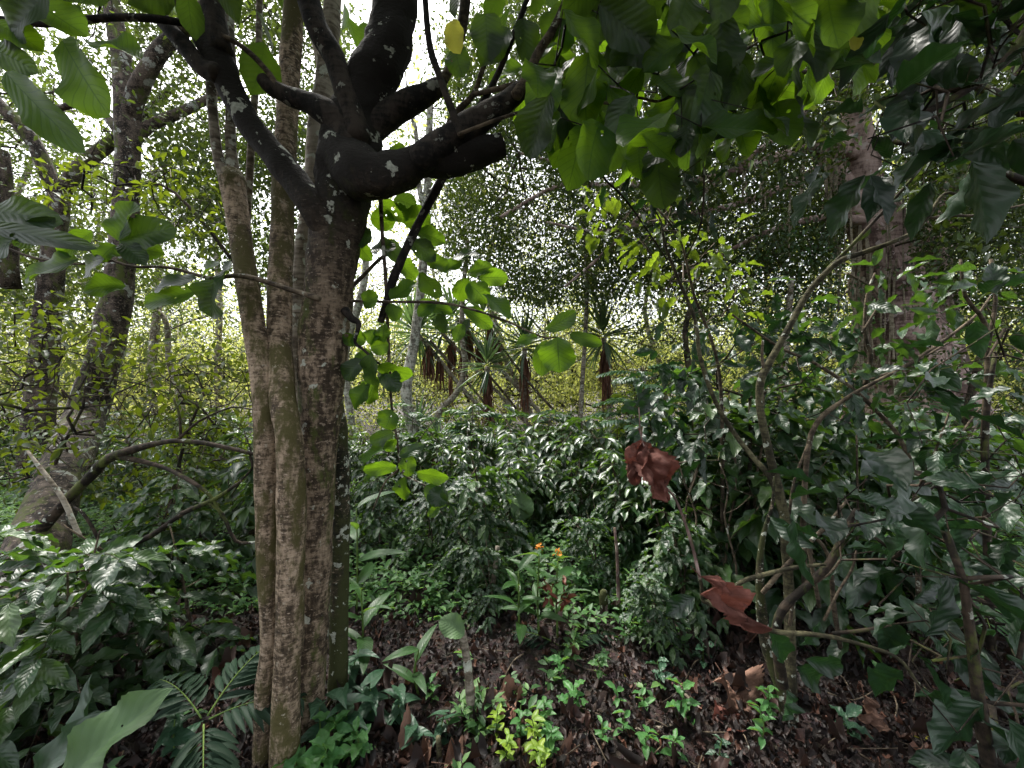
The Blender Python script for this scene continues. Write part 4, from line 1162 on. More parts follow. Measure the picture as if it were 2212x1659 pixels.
# the low dark branches crossing at the left
t = empty("leaning_branch_tree", P(-40, 1300, 2.6), "low dark tree limb bending across the left side with bare forked twigs", "tree")
for nm, pts in [('limb', [(-60, 1310, 30, 2.6), (0, 1245, 27, 2.6), (70, 1165, 25, 2.6), (138, 1087, 20, 2.6), (190, 1035, 20, 2.6), (233, 992, 22, 2.6), (302, 967, 14, 2.6), (382, 952, 11, 2.6), (473, 963, 10, 2.6), (549, 981, 8, 2.6)]),
                ('branch', [(255, 985, 14, 2.6), (346, 1007, 9, 2.6), (418, 1043, 8, 2.5), (458, 1076, 6, 2.5), (480, 1120, 5, 2.5)]),
                ('branch', [(120, 1260, 14, 2.5), (200, 1212, 13, 2.5), (260, 1185, 12, 2.5), (327, 1157, 12, 2.5), (393, 1110, 10, 2.5), (466, 1077, 9, 2.5), (520, 1040, 6, 2.5)]),
                ('branch', [(450, 1085, 8, 2.5), (480, 1110, 7, 2.5), (509, 1168, 7, 2.5), (550, 1172, 6, 2.5)]),
                ('branch', [(382, 952, 7, 2.6), (430, 910, 5, 2.6), (500, 880, 4, 2.6), (545, 885, 3, 2.6)]),
                ('branch', [(390, 952, 6, 2.6), (388, 900, 5, 2.6), (375, 860, 4, 2.6)]),
                ('branch', [(215, 1205, 7, 2.5), (210, 1160, 6, 2.5), (180, 1110, 6, 2.5), (160, 1095, 4, 2.5)]),
                ('branch', [(540, 985, 6, 2.6), (545, 1010, 5, 2.6), (520, 1040, 5, 2.6), (500, 1070, 3, 2.6)])]:
    a = Acc(4); stem_from(a, 2.6, pts, sides=8, sub=3, rough=.15); a.build(nm, M['bark_dark'], t, np.array(t.location))
a = Acc(4); stem_from(a, 2.3, [(60, 975, 5), (84, 1007, 8), (135, 1076, 9), (164, 1141, 9), (175, 1160, 6)], sides=8, sub=3)
tag(a.build("dead_stick", M['bark_pale']), "pale grey dead stick caught slanting before the dark trunk at the left", "stick")

# ------------------------------------------------------------------ the curved sapling and its forked stems
sap = empty("curved_sapling", P(1712, 1660, 1.85), "slim sapling whose bare stem sweeps up and right across the fig", "sapling")
so = np.array(sap.location)
for nm, mt, pts in [('stem', 'twig_olive', [(1712, 1670, 30, 1.75), (1708, 1560, 28, 1.78), (1706, 1383, 22, 1.85), (1704, 1273, 20, 1.9), (1697, 1165, 19, 1.9), (1694, 1110, 19, 1.9), (1677, 1040, 18, 1.9), (1659, 967, 16, 1.9), (1641, 876, 15, 1.9), (1644, 821, 15, 1.9), (1659, 789, 15, 1.9), (1702, 712, 13, 1.9), (1746, 632, 12, 1.9), (1808, 568, 12, 1.85), (1863, 546, 11, 1.85), (1917, 527, 10, 1.8), (1972, 502, 9, 1.8), (2004, 469, 8, 1.8), (2041, 418, 6, 1.8), (2090, 430, 5, 1.8)]),
                    ('branch', 'bark_dark', [(1790, 580, 10, 1.88), (1840, 530, 8, 1.85), (1899, 466, 7, 1.85), (1964, 393, 6, 1.8), (2015, 327, 6, 1.8), (2044, 269, 5, 1.8), (2070, 200, 4, 1.8)]),
                    ('branch', 'twig', [(2000, 472, 6, 1.8), (2060, 466, 6, 1.8), (2117, 464, 5, 1.8), (2220, 440, 4, 1.8)]),
                    ('branch', 'twig_olive', [(1690, 1110, 14, 1.9), (1666, 1035, 13, 1.9), (1630, 992, 11, 1.95), (1590, 941, 10, 2.0), (1546, 869, 9, 2.0), (1513, 774, 9, 2.0), (1502, 694, 8, 2.0), (1473, 621, 7, 2.0), (1440, 540, 6, 2.0), (1428, 480, 5, 2.0)]),
                    ('branch', 'twig', [(1650, 800, 7, 1.9), (1646, 770, 6, 1.9), (1648, 735, 5, 1.9)])]:
    a = Acc(4); stem_from(a, 1.9, pts, sides=9, sub=4, rough=.12, freq=20); a.build(nm, M[mt], sap, so)
sap2 = empty("forked_shrub", P(1700, 1660, 1.7), "dark forked shrub trunk at the lower right with bare olive twigs", "shrub")
so2 = np.array(sap2.location)
for nm, mt, pts in [('trunk', 'bark_moss', [(1722, 1720, 46, 1.65), (1717, 1659, 42, 1.66), (1708, 1580, 38, 1.7), (1700, 1520, 34, 1.7), (1680, 1460, 28, 1.72), (1655, 1390, 24, 1.75), (1644, 1310, 20, 1.75), (1641, 1230, 15, 1.75), (1648, 1160, 10, 1.75), (1668, 1090, 7, 1.75), (1672, 1030, 4, 1.75)]),
                    ('branch', 'bark_dark', [(1690, 1480, 24, 1.68), (1676, 1365, 18, 1.65), (1695, 1310, 17, 1.65), (1742, 1266, 16, 1.65), (1793, 1215, 16, 1.65), (1826, 1146, 14, 1.65), (1850, 1100, 10, 1.65)]),
                    ('branch', 'twig_olive', [(1782, 1219, 6, 1.5), (1717, 1226, 8, 1.5), (1651, 1241, 9, 1.48), (1604, 1256, 9, 1.45), (1571, 1281, 9, 1.45), (1545, 1297, 9, 1.45), (1520, 1299, 9, 1.45), (1516, 1270, 8, 1.45), (1512, 1250, 7, 1.45)]),
                    ('branch', 'twig_olive', [(1520, 1299, 8, 1.45), (1560, 1317, 9, 1.42), (1608, 1343, 10, 1.4), (1680, 1365, 10, 1.4), (1753, 1370, 10, 1.38), (1826, 1383, 8, 1.35), (1935, 1419, 7, 1.3), (1985, 1480, 6, 1.3)]),
                    ('branch', 'bark_dark', [(1800, 1368, 7, 1.36), (1860, 1362, 7, 1.3), (1925, 1350, 5, 1.28)]),
                    ('branch', 'twig', [(1648, 1280, 10, 1.72), (1690, 1230, 9, 1.7), (1740, 1180, 9, 1.7), (1790, 1130, 8, 1.7), (1830, 1080, 6, 1.7)]),
                    ('branch', 'twig', [(1706, 1350, 7, 1.7), (1720, 1290, 6, 1.7), (1790, 1240, 5, 1.7), (1815, 1210, 5, 1.7)]),
                    ('branch', 'twig', [(1780, 1340, 6, 1.6), (1810, 1280, 5, 1.6), (1840, 1230, 5, 1.6), (1850, 1190, 4, 1.6)])]:
    a = Acc(4); stem_from(a, 1.7, pts, sides=9, sub=4, rough=.14, freq=16); a.build(nm, M[mt], sap2, so2)
big_leaves("1660 1360 1710 1440 46 1.45;1700 1490 1702 1560 62 1.4;1720 1440 1790 1480 50 1.45;1740 1425 1840 1455 40 1.45;1770 1340 1740 1400 36 1.42;1500 1290 1440 1330 40 1.6", 'near_right', 'foliage', sap2, so2, T=ELLIP)

# crossing thin stems
t = empty("leggy_shrub", P(1760, 1300, 2.3), "leggy shrub of crossing thin grey branches before the great fig", "shrub")
for pts in [[(1582, 680, 5, 2.3), (1681, 749, 6, 2.3), (1753, 781, 7, 2.3), (1837, 836, 8, 2.3), (1917, 912, 8, 2.3), (1950, 960, 9, 2.3), (1975, 1040, 9, 2.3), (1985, 1300, 10, 2.3), (1985, 1500, 12, 2.3)],
            [(1740, 1300, 12, 2.2), (1735, 1130, 11, 2.2), (1746, 967, 11, 2.2), (1771, 905, 11, 2.2), (1815, 870, 9, 2.2), (1862, 840, 8, 2.2), (1972, 781, 7, 2.2), (2099, 690, 6, 2.2), (2140, 640, 4, 2.2)],
            [(1862, 720, 5, 2.3), (1900, 640, 4, 2.3), (1830, 590, 4, 2.3)], [(1869, 830, 9, 2.4), (1880, 770, 10, 2.4), (1868, 720, 7, 2.4), (1872, 640, 5, 2.4), (1890, 590, 4, 2.4)],
            [(1880, 820, 6, 2.3), (1960, 790, 5, 2.3), (2050, 740, 5, 2.3)], [(2130, 1100, 12, 2.1), (2125, 940, 11, 2.1), (2132, 800, 9, 2.1), (2128, 700, 8, 2.1), (2085, 640, 7, 2.1), (2075, 560, 5, 2.1)],
            [(2132, 760, 8, 2.1), (2150, 650, 7, 2.1), (2140, 560, 6, 2.1)],
            [(1770, 1310, 8, 2.0), (1750, 1200, 8, 2.0), (1745, 1150, 8, 2.0), (1790, 1200, 8, 2.0), (1800, 1300, 9, 2.0), (1815, 1400, 9, 2.0)],
            [(1705, 1110, 6, 2.0), (1715, 1040, 5, 2.0), (1745, 960, 5, 2.0)]]:
    a = Acc(4); stem_from(a, 2.3, pts, sides=7, sub=3, rough=.15, freq=20); a.build('branch', M['twig'], t, np.array(t.location))
lf = Acc(4)
c = region([(1650, 660), (2150, 560), (2212, 700), (2100, 900), (1900, 860), (1700, 800)], 2.0, 2.8, 80)
leaf_cloud(lf, ELLIP, c, 2, .08, (.1, .17), .38)
lf.build('foliage', M['coffee'], t, np.array(t.location))

# yellow-green sapling leaves in the middle (1350-1600, 400-720)
shrub_cloud("broadleaf_sapling", "sapling with sparse yellow-green leaves rising left of the curved stem", "sapling",
            np.array([P(1560, 1180, 2.6), P(1560, 900, 2.5), P(1545, 760, 2.5), P(1500, 640, 2.5), P(1470, 520, 2.5), P(1420, 450, 2.5)]),
            [(1230, 470), (1290, 400), (1400, 400), (1480, 470), (1600, 560), (1620, 680), (1500, 700), (1450, 640), (1370, 620), (1360, 520)], 2.2, 2.9, 110, .12, 'sapling', ELLIP, (.08, .14), 4, .06, ratio=.5, twig='twig', rmax=.008, droop=.6)
shrub_cloud("climbing_vine", "dark vine with small leathery leaves hanging in front of the round leaves", "vine",
            np.array([P(1530, 60, 1.6), P(1528, 200, 1.6), P(1522, 330, 1.6), P(1515, 480, 1.6), P(1480, 560, 1.7)]),
            [(1470, 280), (1560, 260), (1600, 330), (1560, 420), (1500, 500), (1460, 420)], 1.45, 1.7, 16, .1, 'near_right', ELLIP, (.07, .11), 2, .03, ratio=.4, twig='bark_dark', rmax=.004)
shrub_cloud("climbing_vine", "thin twig with dark pointed leaves just below the big round leaves", "vine",
            np.array([P(1270, 330, 1.9), P(1300, 380, 1.9), P(1350, 430, 1.9), P(1400, 500, 1.9), P(1440, 560, 1.9)]),
            [(1250, 320), (1330, 340), (1410, 400), (1480, 460), (1420, 520), (1330, 450)], 1.8, 2.0, 14, .1, 'near_right', ELLIP, (.07, .12), 2, .03, ratio=.4, twig='bark_dark', rmax=.004)

# feathery pinnate shrub
def frond(acc_l, acc_s, root, d, L, n, ll, lw, T=LANCE, droop=.35, up=A(0, 0, 1), rr=.004, ang=.9):
    d = norm(d)
    tt = np.linspace(0, 1, n + 1)
    pts = root + np.outer(tt * L, d) - np.outer(tt ** 2 * L * droop, A(0, 0, 1))
    tube(acc_s, pts, np.linspace(rr, rr * .3, n + 1), sides=4)
    td = norm(np.gradient(pts, axis=0))
    side = norm(np.cross(td, up))
    for s in (-1, 1):
        env = np.sin(np.clip(tt * .92 + .1, 0, 1) * math.pi) ** .5
        dd = side * s * math.sin(ang) + td * math.cos(ang) + rng.normal(size=(n + 1, 3)) * .06 - A(0, 0, .15)
        k = tt > .12
        put_leaves(acc_l, T, pts[k], dd[k], (np.cross(side, td) + rng.normal(size=(n + 1, 3)) * .12)[k], (ll * env)[k], (lw * env ** .5)[k])


t = empty("feathery_shrub", P(1330, 1200, 4.2), "shrub with feathery blue-green leaves beside the pale yucca", "shrub")
to = np.array(t.location); l = Acc(4); s = Acc(4)
tube(s, np.array([P(1330, 1200, 4.2), P(1345, 1000, 4.1), P(1370, 880, 4.1), P(1390, 790, 4.1)]), [.014, .011, .008, .005], sides=6, sub=3)
for k in range(34):
    f = rng.random()
    r0 = P(1345 + 45 * f + rng.normal() * 8, 1000 - 210 * f, 4.1)
    az = rng.random() * 6.28
    frond(l, s, r0, A(math.cos(az), math.sin(az) * .7, .35), rng.uniform(.4, .62), 13, .13, .045, T=MIDE, droop=.4)
l.build('foliage', M['pinnate'], t, to); s.build('stems', M['twig'], t, to)

# palms / fern fronds
def palm(label, root, fronds, mat='palm', ll=.16, lw=.02, n=18, name="young_palm", sh=0, T=LANCE):
    t = empty(name, root, label, "palm")
    o = np.array(t.location)
    for az, el, L in fronds:
        l = Acc(4); s = Acc(4)
        d = A(math.cos(az) * math.cos(el), math.sin(az) * math.cos(el), math.sin(el))
        frond(l, s, np.array(root) + d * .02 + A(0, 0, sh), d, L, n, ll, lw, T=T)
        q = l.build('frond', M[mat], t, o)
        e = s.build('rachis', M['green_stem'], q)
        e.data.transform(__import__('mathutils').Matrix.Translation(-Vector(o)))
    return t


palm("small palm with dark spreading fronds at the bottom left", P(440, 1560, 1.5), [(.3, .35, .36), (1.3, .7, .34), (2.7, .5, .36), (-.9, .2, .3)], mat='palm_dark', ll=.15, lw=.03, n=13)
palm("young palm sprouting beside the cut stumps", P(1300, 1400, 2.6), [(.9, 1.1, .7), (2.4, 1.0, .75), (3.3, .8, .6), (-.2, .8, .6), (-1.2, .5, .5), (4.2, .6, .55), (1.6, 1.3, .8)])
palm("low palm seedling with drooping grey-green leaflets", P(1215, 1400, 2.2), [(.3, .4, .35), (2.8, .4, .35), (-1.4, .2, .3), (4.0, .2, .3)], mat='palm_dark', ll=.13)
palm("fern-like palm with one arched bright green frond above the coffee shrubs", P(1230, 1150, 4.6), [(2.3, 1.15, 1.3), (.4, 1.0, 1.0), (1.5, 1.2, 1.1), (-.5, .7, .8), (3.6, .7, .8)], ll=.24, lw=.05, n=22)
palm("palm fronds catching the light at the lower right behind dark leaves", P(2080, 1250, 2.4), [(.2, .6, .7), (2.8, .6, .7), (1.2, .9, .7), (-.8, .4, .7), (4.0, .3, .6)], ll=.24)
palm("tall feathery palm at the right edge below the bright sky", P(2150, 1150, 6), [(.4, 1.2, 3.0), (2.0, 1.2, 3.2), (1.2, 1.3, 3.4), (2.9, 1.1, 2.6), (-.4, 1.0, 2.6), (4.4, 1.1, 2.6)], ll=.6, lw=.05, n=34)
palm("dark palm fronds at mid left behind the coffee leaves", P(480, 1420, 2.6), [(.3, .4, .6), (2.7, .5, .6), (1.4, .8, .6), (-1, .4, .5), (4.2, .4, .5)], ll=.2, lw=.035)

# ------------------------------------------------------------------ the dark near foliage at the right
def near_shrub(label, root, poly, d0, d1, n, dmin, L, per=2, mat='near_right', name="broadleaf_shrub", ratio=.44, group=None, T=ELLIP, rmax=.012, jit=.55):
    return shrub_cloud(name, label, "shrub", root, poly, d0, d1, n, dmin, mat, T, L, per, .05, ratio=ratio, twig='bark_dark', rmax=rmax, step=.1, r_tip=.002, group=group, droop=.4, flat=1.0, jit=jit)


near_shrub("dark glossy broad-leaved bush filling the lower right corner", np.array([P(2150, 1720, 1.1), P(2120, 1560, 1.1), P(2100, 1400, 1.1), P(2080, 1250, 1.1)]),
           [(1760, 1090), (1900, 1010), (2260, 980), (2300, 1700), (2130, 1680), (2050, 1560), (1960, 1480), (1880, 1300), (1780, 1180)], 1.05, 1.8, 240, .085, (.12, .2))
near_shrub("dark shrub with upright stems at the right edge, level with the fig's base", np.array([P(2140, 1400, 2.0), P(2130, 1100, 2.0), P(2130, 900, 2.0), P(2150, 760, 2.0)]),
           [(2000, 760), (2100, 660), (2260, 640), (2280, 1050), (2000, 1060), (1900, 940)], 1.5, 2.4, 70, .13, (.12, .2))
near_shrub("blackish leaves overhanging from the upper right corner", np.array([P(2300, -100, 1.3), P(2200, 100, 1.3), P(2080, 200, 1.3), P(1960, 260, 1.3)]),
           [(1880, -60), (2280, -80), (2280, 120), (2180, 250), (2080, 380), (1960, 400), (1860, 330), (1880, 230), (1960, 100)], 1.0, 1.7, 170, .085, (.13, .22), name="overhanging_branch")

near_shrub("dark broad-leaved shrub left of and behind the curved sapling stem", np.array([P(1600, 1300, 2.7), P(1610, 1150, 2.7), P(1620, 1000, 2.7), P(1620, 860, 2.7)]),
           [(1370, 800), (1480, 720), (1640, 690), (1850, 700), (1880, 900), (1760, 980), (1400, 1010)], 2.2, 3.2, 190, .12, (.11, .18), per=3)
dk = tree("dark_leaved_tree", "dark-leaved tree whose thin crown hangs across the upper right in front of the fig", "tree",
          [trunk_px([(2330, 1500, 60, 3.6), (2330, 900, 50, 3.8), (2300, 400, 40, 4.0), (2200, 120, 30, 4.2), (2060, -60, 20, 4.3)]), trunk_px([(2300, 420, 24, 4.0), (2180, 380, 16, 3.9), (2040, 330, 12, 3.9), (1900, 300, 8, 3.9)]),
           trunk_px([(2300, 300, 24, 4.0), (2100, 180, 16, 4.1), (1900, 140, 12, 4.2), (1700, 160, 8, 4.3)])],
          'bark_dark', thin(region([(1450, -60), (2300, -80), (2300, 600), (2120, 560), (2000, 420), (1850, 230), (1700, 330), (1560, 360)], 3.4, 5.0, 260), .3),
          leaf='ficus_leaf', shape=MIDE, L=(.08, .14), ratio=.42, per=15, spread=.16, r_tip=.003, rmax=.02)

tree("fine_leaved_tree", "blue-green fine-leaved tree between the curved sapling and the trunk of the fig", "tree",
     [trunk_px([(1690, 1000, 18, 7), (1690, 850, 16, 7), (1700, 720, 13, 7), (1710, 600, 10, 7)])],
     'bark_pale', thin(region([(1570, 560), (1660, 490), (1780, 520), (1850, 600), (1840, 740), (1700, 780), (1580, 700)], 6.3, 7.6, 90), .3),
     leaf='pinnate', L=(.06, .10), per=40, spread=.2, r_tip=.004, rmax=.03)

tree("bushy_tree", "bushy dark green tree filling the space behind the feathery shrub and the leggy sapling", "tree",
     [trunk_px([(1500, 1000, 16, 6.4), (1495, 850, 14, 6.4), (1480, 720, 12, 6.4), (1500, 640, 9, 6.4)])],
     'bark_dark', thin(region([(1360, 700), (1430, 600), (1560, 590), (1640, 680), (1860, 760), (1840, 900), (1400, 880)], 5.6, 7.0, 130), .3),
     leaf='far_leaf_dark', L=(.06, .11), per=36, spread=.2, r_tip=.004, rmax=.03)
tree("bushy_tree", "dark bushy tree at the far right below the bright gap, behind the palm", "tree",
     [trunk_px([(2080, 1100, 20, 6), (2090, 900, 16, 6), (2120, 760, 12, 6)])],
     'bark_dark', thin(region([(2000, 700), (2120, 640), (2300, 660), (2300, 1000), (2000, 980), (1960, 820)], 5.2, 6.6, 120), .3),
     leaf='ficus_leaf', L=(.07, .11), per=36, spread=.2, r_tip=.004, rmax=.03)

for x0, y0, x1, y1, d, w in [(1395, 1290, 1330, 1000, 3.0, 6), (1440, 1300, 1400, 980, 2.8, 6), (1475, 1310, 1500, 960, 2.6, 7), (1530, 1330, 1475, 1010, 2.4, 6), (1560, 1340, 1590, 930, 2.5, 7), (1600, 1330, 1560, 1000, 2.3, 6),
                             (1380, 1270, 1440, 1010, 3.2, 6), (1500, 1290, 1545, 1040, 2.7, 5), (1760, 1350, 1735, 980, 2.4, 7), (1830, 1360, 1860, 940, 2.5, 7), (1260, 1270, 1235, 1010, 3.4, 5), (1000, 1230, 1020, 1010, 4.0, 6)]:
    a = Acc(4)
    q = np.array([P(x0 + (x1 - x0) * t + rng.normal() * 7, y0 + (y1 - y0) * t, d + .1 * t) for t in np.linspace(0, 1, 7)])
    tube(a, q, np.linspace(W(w, d), W(w * .5, d), 7), sides=6, sub=2)
    for k in range(3):
        j = rng.integers(2, 6); e = q[j] + A(rng.normal() * .25, rng.normal() * .1, rng.uniform(.1, .3))
        tube(a, np.array([q[j], (q[j] + e) / 2 + A(0, 0, -.02), e]), [W(w * .45, d), W(w * .35, d), W(w * .2, d)], sides=4, sub=2)
    tag(a.build("bare_sapling", M['twig'], None), "thin bare grey-brown stem standing in the shaded tangle of shrubs", "sapling", "thin bare stems among the shrubs")

for (x_, y0, y1, d_, n_, lab) in [(1010, 1060, 850, 5.4, 20, "feathery grey-green shrub poking above the coffee below the upright yucca"), (1150, 1100, 900, 5.0, 16, "low feathery shrub in the coffee below the dark yucca"), (880, 1080, 880, 5.6, 14, "feathery shrub at the foot of the white-trunked tree")]:
    t = empty("feathery_shrub", P(x_, y0 + 120, d_), lab, "shrub"); to = np.array(t.location); l = Acc(4); s_ = Acc(4)
    tube(s_, np.array([P(x_, y0 + 120, d_), P(x_ + 6, y0, d_), P(x_ + 12, y1, d_)]), [.014, .010, .005], sides=6, sub=3)
    for k in range(n_):
        f = rng.random(); az = rng.random() * 6.28
        frond(l, s_, P(x_ + 12 * f + rng.normal() * 5, y0 + (y1 - y0) * f, d_), A(math.cos(az), math.sin(az) * .7, .4), rng.uniform(.4, .65), 13, .13, .045, T=MIDE, droop=.4)
    l.build('foliage', M['pinnate'], t, to); s_.build('stems', M['twig'], t, to)

# ------------------------------------------------------------------ leaning pale leaf, ginger, stumps, dry leaves
t = empty("broadleaf_herb", P(150, 1700, .85), "single huge pale green leaf rising at the bottom left corner", "plant")
a = Acc(4); put_leaves(a, tmpl_set(1, ny=30, nx=10, p=.95, q=.7, fold=.25, droop=.1, wave=.16, wf=14, tooth=.035, tip=.2), [P(110, 1720, .85)], [P(338, 1502, .95) - P(110, 1720, .85)], [A(-.25, -.8, .75)], .245, .125)
a.build('leaf', M['pale_leaf'], t, np.array(t.location))
a = Acc(4); put_leaves(a, ELLIP, [P(60, 1700, .95), P(200, 1640, 1.1)], [A(.3, .05, .35), A(-.2, .1, .3)], [A(-.4, -.8, .4)] * 2, .22, .08)
a.build('lower_leaves', M['near_right'], t, np.array(t.location))
a = Acc(4); tube(a, np.array([gp(-.95, .9), P(110, 1720, .85)]), .004, sides=6); a.build('stem', M['green_stem'], t, np.array(t.location))


def simple_plant(name, label, cat, root, h, leaves, mat, T=ELLIP, stem='green_stem', r=.004, L=.08, ratio=.5, tilt=.5, group=None, lean=(0, 0), droop=.2, whorl=None):
    t = empty(name, root, label, cat, group); o = np.array(t.location)
    s = Acc(4); l = Acc(4)
    top = np.array(root) + A(lean[0], lean[1], h)
    p, rr = spline([root - A(0, 0, .02), (root + top) / 2 + rng.normal(size=3) * .01, top], [r, r * .8, r * .5], 5)
    tube(s, p, rr, sides=6)
    n = leaves
    f = np.linspace(.3, 1, n) if whorl is None else np.clip(rng.normal(whorl, .12, n), .1, 1)
    idx = (f * (len(p) - 1)).astype(int)
    az = np.arange(n) * 2.4 + rng.random() * 6
    d = np.stack([np.cos(az), np.sin(az), rng.uniform(.1, .9, n) - droop], 1)
    Ls = L * rng.uniform(.7, 1.15, n)
    put_leaves(l, T, p[idx], d, A(0, 0, 1) + rng.normal(size=(n, 3)) * .25, Ls, Ls * ratio)
    s.build('stem', M[stem], t, o); l.build('foliage', M[mat], t, o)
    return t


def G(px_, py_):
    """ground point under a view pixel"""
    d = 1.5 * 829.5 / max(py_ - 829.5, 10)
    for _ in range(6):
        x = (px_ - 1106) / 829.5 * d
        d = (CAM_Z - ground_z(x, d)) * 829.5 / (py_ - 829.5)
    x = (px_ - 1106) / 829.5 * d
    return A(x, d, ground_z(x, d))


for (x, y, h, n, L, mat, lab) in [
    (720, 1640, .16, 16, .085, 'herb', "clump of pale green toothed leaves at the foot of the mossy stem"),
    (770, 1650, .13, 14, .08, 'herb', "low pale green clump right beside the trunk's foot"),
    (1240, 1540, .11, 9, .075, 'herb', "fresh green seedling right of the pair of big dead leaves"),
    (1475, 1560, .16, 8, .085, 'herb', "upright seedling with pointed leaves left of the forked shrub trunk"),
    (1100, 1650, .12, 14, .045, 'herb_yellow', "yellow-green sprig just left of the brightest weeds at the bottom"),
    (1150, 1640, .16, 18, .05, 'herb_yellow', "brightest yellow-green weed tuft at the bottom centre"),
    (1190, 1655, .14, 16, .05, 'herb', "green weed tuft right of the yellow-green one"),
    (1210, 1470, .10, 8, .06, 'herb', "small seedling on the bare soil behind the dead leaves"),
    (1350, 1590, .10, 7, .05, 'herb', "tiny seedling by the fallen stick"),
    (1300, 1610, .09, 7, .05, 'herb', "low sprout in front of the fallen stick"),
    (1640, 1610, .16, 12, .055, 'herb', "weedy sprout against the foot of the forked shrub"),
    (1460, 1650, .1, 9, .05, 'herb', "small ferny sprout at the bottom edge, left of the forked shrub"),
    (1560, 1650, .1, 9, .05, 'arrow', "dull green sprout at the bottom edge near the forked shrub"),
    (1240, 1440, .14, 8, .07, 'cover', "yellowish seedling between the stumps and the dead leaves"),
    (1900, 1500, .12, 10, .05, 'herb', "small green weed behind the curled pinkish dead leaf"),
    (930, 1520, .1, 7, .06, 'herb', "seedling left of the cut grey stem"),
    (1075, 1600, .13, 12, .045, 'herb_yellow', "thin yellow-green sprig furthest left in the bright weeds by the cut stem"),
    (1125, 1600, .15, 14, .05, 'herb', "taller green sprig behind the yellow-green weeds"),
    (1175, 1600, .17, 16, .05, 'herb', "tallest leafy sprig of the bright weeds at the bottom centre"),
    (1160, 1700, .15, 16, .05, 'herb_yellow', "yellow-green weed cut by the bottom edge at the centre"),
    (1330, 1530, .09, 8, .05, 'herb', "small three-leaved seedling just above the fallen stick"),
    (1385, 1545, .1, 8, .05, 'herb', "sprout above the right end of the fallen stick"),
    (1420, 1480, .12, 8, .07, 'arrow', "dull green seedling behind the upright pointed one"),
    (1290, 1470, .12, 9, .06, 'cover', "leafy sprout below the mossy stump"),
    (1520, 1440, .12, 9, .07, 'arrow', "grey-green seedling left of the wide brown dead leaf"),
    (1000, 1450, .1, 8, .06, 'cover', "weed behind the cut grey stem"),
    (700, 1700, .16, 16, .09, 'herb', "pale green toothed clump cut by the bottom edge beside the trunk"),
    (640, 1700, .12, 12, .08, 'herb', "pale green clump in front of the middle stem's foot"),
    (1400, 1640, .11, 9, .055, 'herb', "sprig at the bottom edge right of the fallen stick"),
    (1660, 1560, .16, 14, .05, 'herb', "light green weed climbing the mossy side of the forked shrub"),
    (1830, 1600, .1, 7, .08, 'arrow', "dark-leaved seedling in front of the curled dead leaf")]:
    simple_plant("seedling", lab, "seedling", G(x, y), h, n, mat, T=MIDE if L < .06 else ELLIP, L=L, r=.003, group="seedlings on the forest floor")

ARROW = []
for sd_ in range(3):
    v, f, u = leaf_grid(10, 4, 1.0, 1.0, fold=.15, droop=.2, seed=sd_)
    yy = v[:, 1]; w = np.interp(yy, [0, .12, .3, .6, 1], [.28, .5, .45, .28, .01])
    v[:, 0] = (u[:, 0] - .5) * 2 * w; v[:, 1] -= .22 * np.abs(u[:, 0] - .5) * 2 * (yy < .15) * 1.2
    ARROW.append((v, f, u))
for (x, y, h, n, L, lab) in [(740, 1600, .22, 9, .13, "arrow-leaved plant against the dark side of the trunk's foot"), (800, 1560, .18, 7, .13, "arrow-leaved plant right of the trunk's foot"), (860, 1560, .16, 6, .12, "arrow-leaved plant left of the cut grey stem"),
                             (960, 1600, .12, 5, .1, "small arrow-leaved plant beside the yellow peg"), (690, 1620, .2, 6, .12, "arrow-leaved plant in front of the main trunk base"), (890, 1620, .1, 5, .11, "arrow-leaved plant tilted beside the brown leaf at the bottom"),
                             (770, 1500, .2, 8, .12, "arrow-leaved plant behind the trunk's foot"), (380, 1640, .2, 8, .12, "arrow-leaved plant under the small dark palm")]:
    simple_plant("arrow_leaf_plant", lab, "plant", G(x, y), h, n, 'arrow', T=ARROW, L=L, ratio=.5, group="arrow-leaved plants round the trunk", droop=.5)

# ginger clump with orange flowers
for (x, y, h, n, L, lab) in [(1165, 1385, .5, 9, .2, "ginger plant with broad striped leaves and an orange flower on top"), (1205, 1380, .46, 8, .2, "ginger plant with pale broad leaves right of the orange flower"), (1120, 1390, .42, 7, .2, "ginger plant with arching yellow-edged leaves"),
                             (780, 1440, .42, 7, .26, "ginger shoots with long yellow-edged leaves right of the mossy stem"), (770, 1330, .7, 6, .3, "tall broad-leaved ginger half hidden by the trunk"), (905, 1500, .22, 4, .2, "low ginger with a white-backed leaf left of the cut stem")]:
    g = G(x, y)
    t = simple_plant("ginger_plant", lab, "plant", g, h, n, 'ginger', T=tmpl_set(3, ny=10, nx=4, p=.85, q=.7, fold=.15, droop=.45, wave=.04), L=L, ratio=.28, r=.007, group="broad-leaved ginger plants", droop=-.3)
    if x in (1165, 1205):
        a = Acc(4); top = g + A(0, 0, h + .05)
        put_leaves(a, MIDE, np.repeat(top[None], 12, 0) + rng.normal(size=(12, 3)) * .008, rand_dir(12, (0, 0, .8)), rng.normal(size=(12, 3)), .025, .011)
        a.build('flower', M['orange'], t, np.array(t.location))
        a = Acc(4); put_leaves(a, MIDE, np.repeat((g + A(.05, 0, h * .55))[None], 14, 0) + rng.normal(size=(14, 3)) * A(.012, .012, .04), rand_dir(14, (0, 0, -.2)), rng.normal(size=(14, 3)), .06, .025)
        a.build('bract', M['red_bract'], t, np.array(t.location))


def post(name, label, cat, pts, mat, d=None, sides=10, rough=.22, freq=20):
    a = Acc(4); stem_from(a, d, pts, sides=sides, sub=4, rough=rough, freq=freq)
    return tag(a.build(name, M[mat]), label, cat)


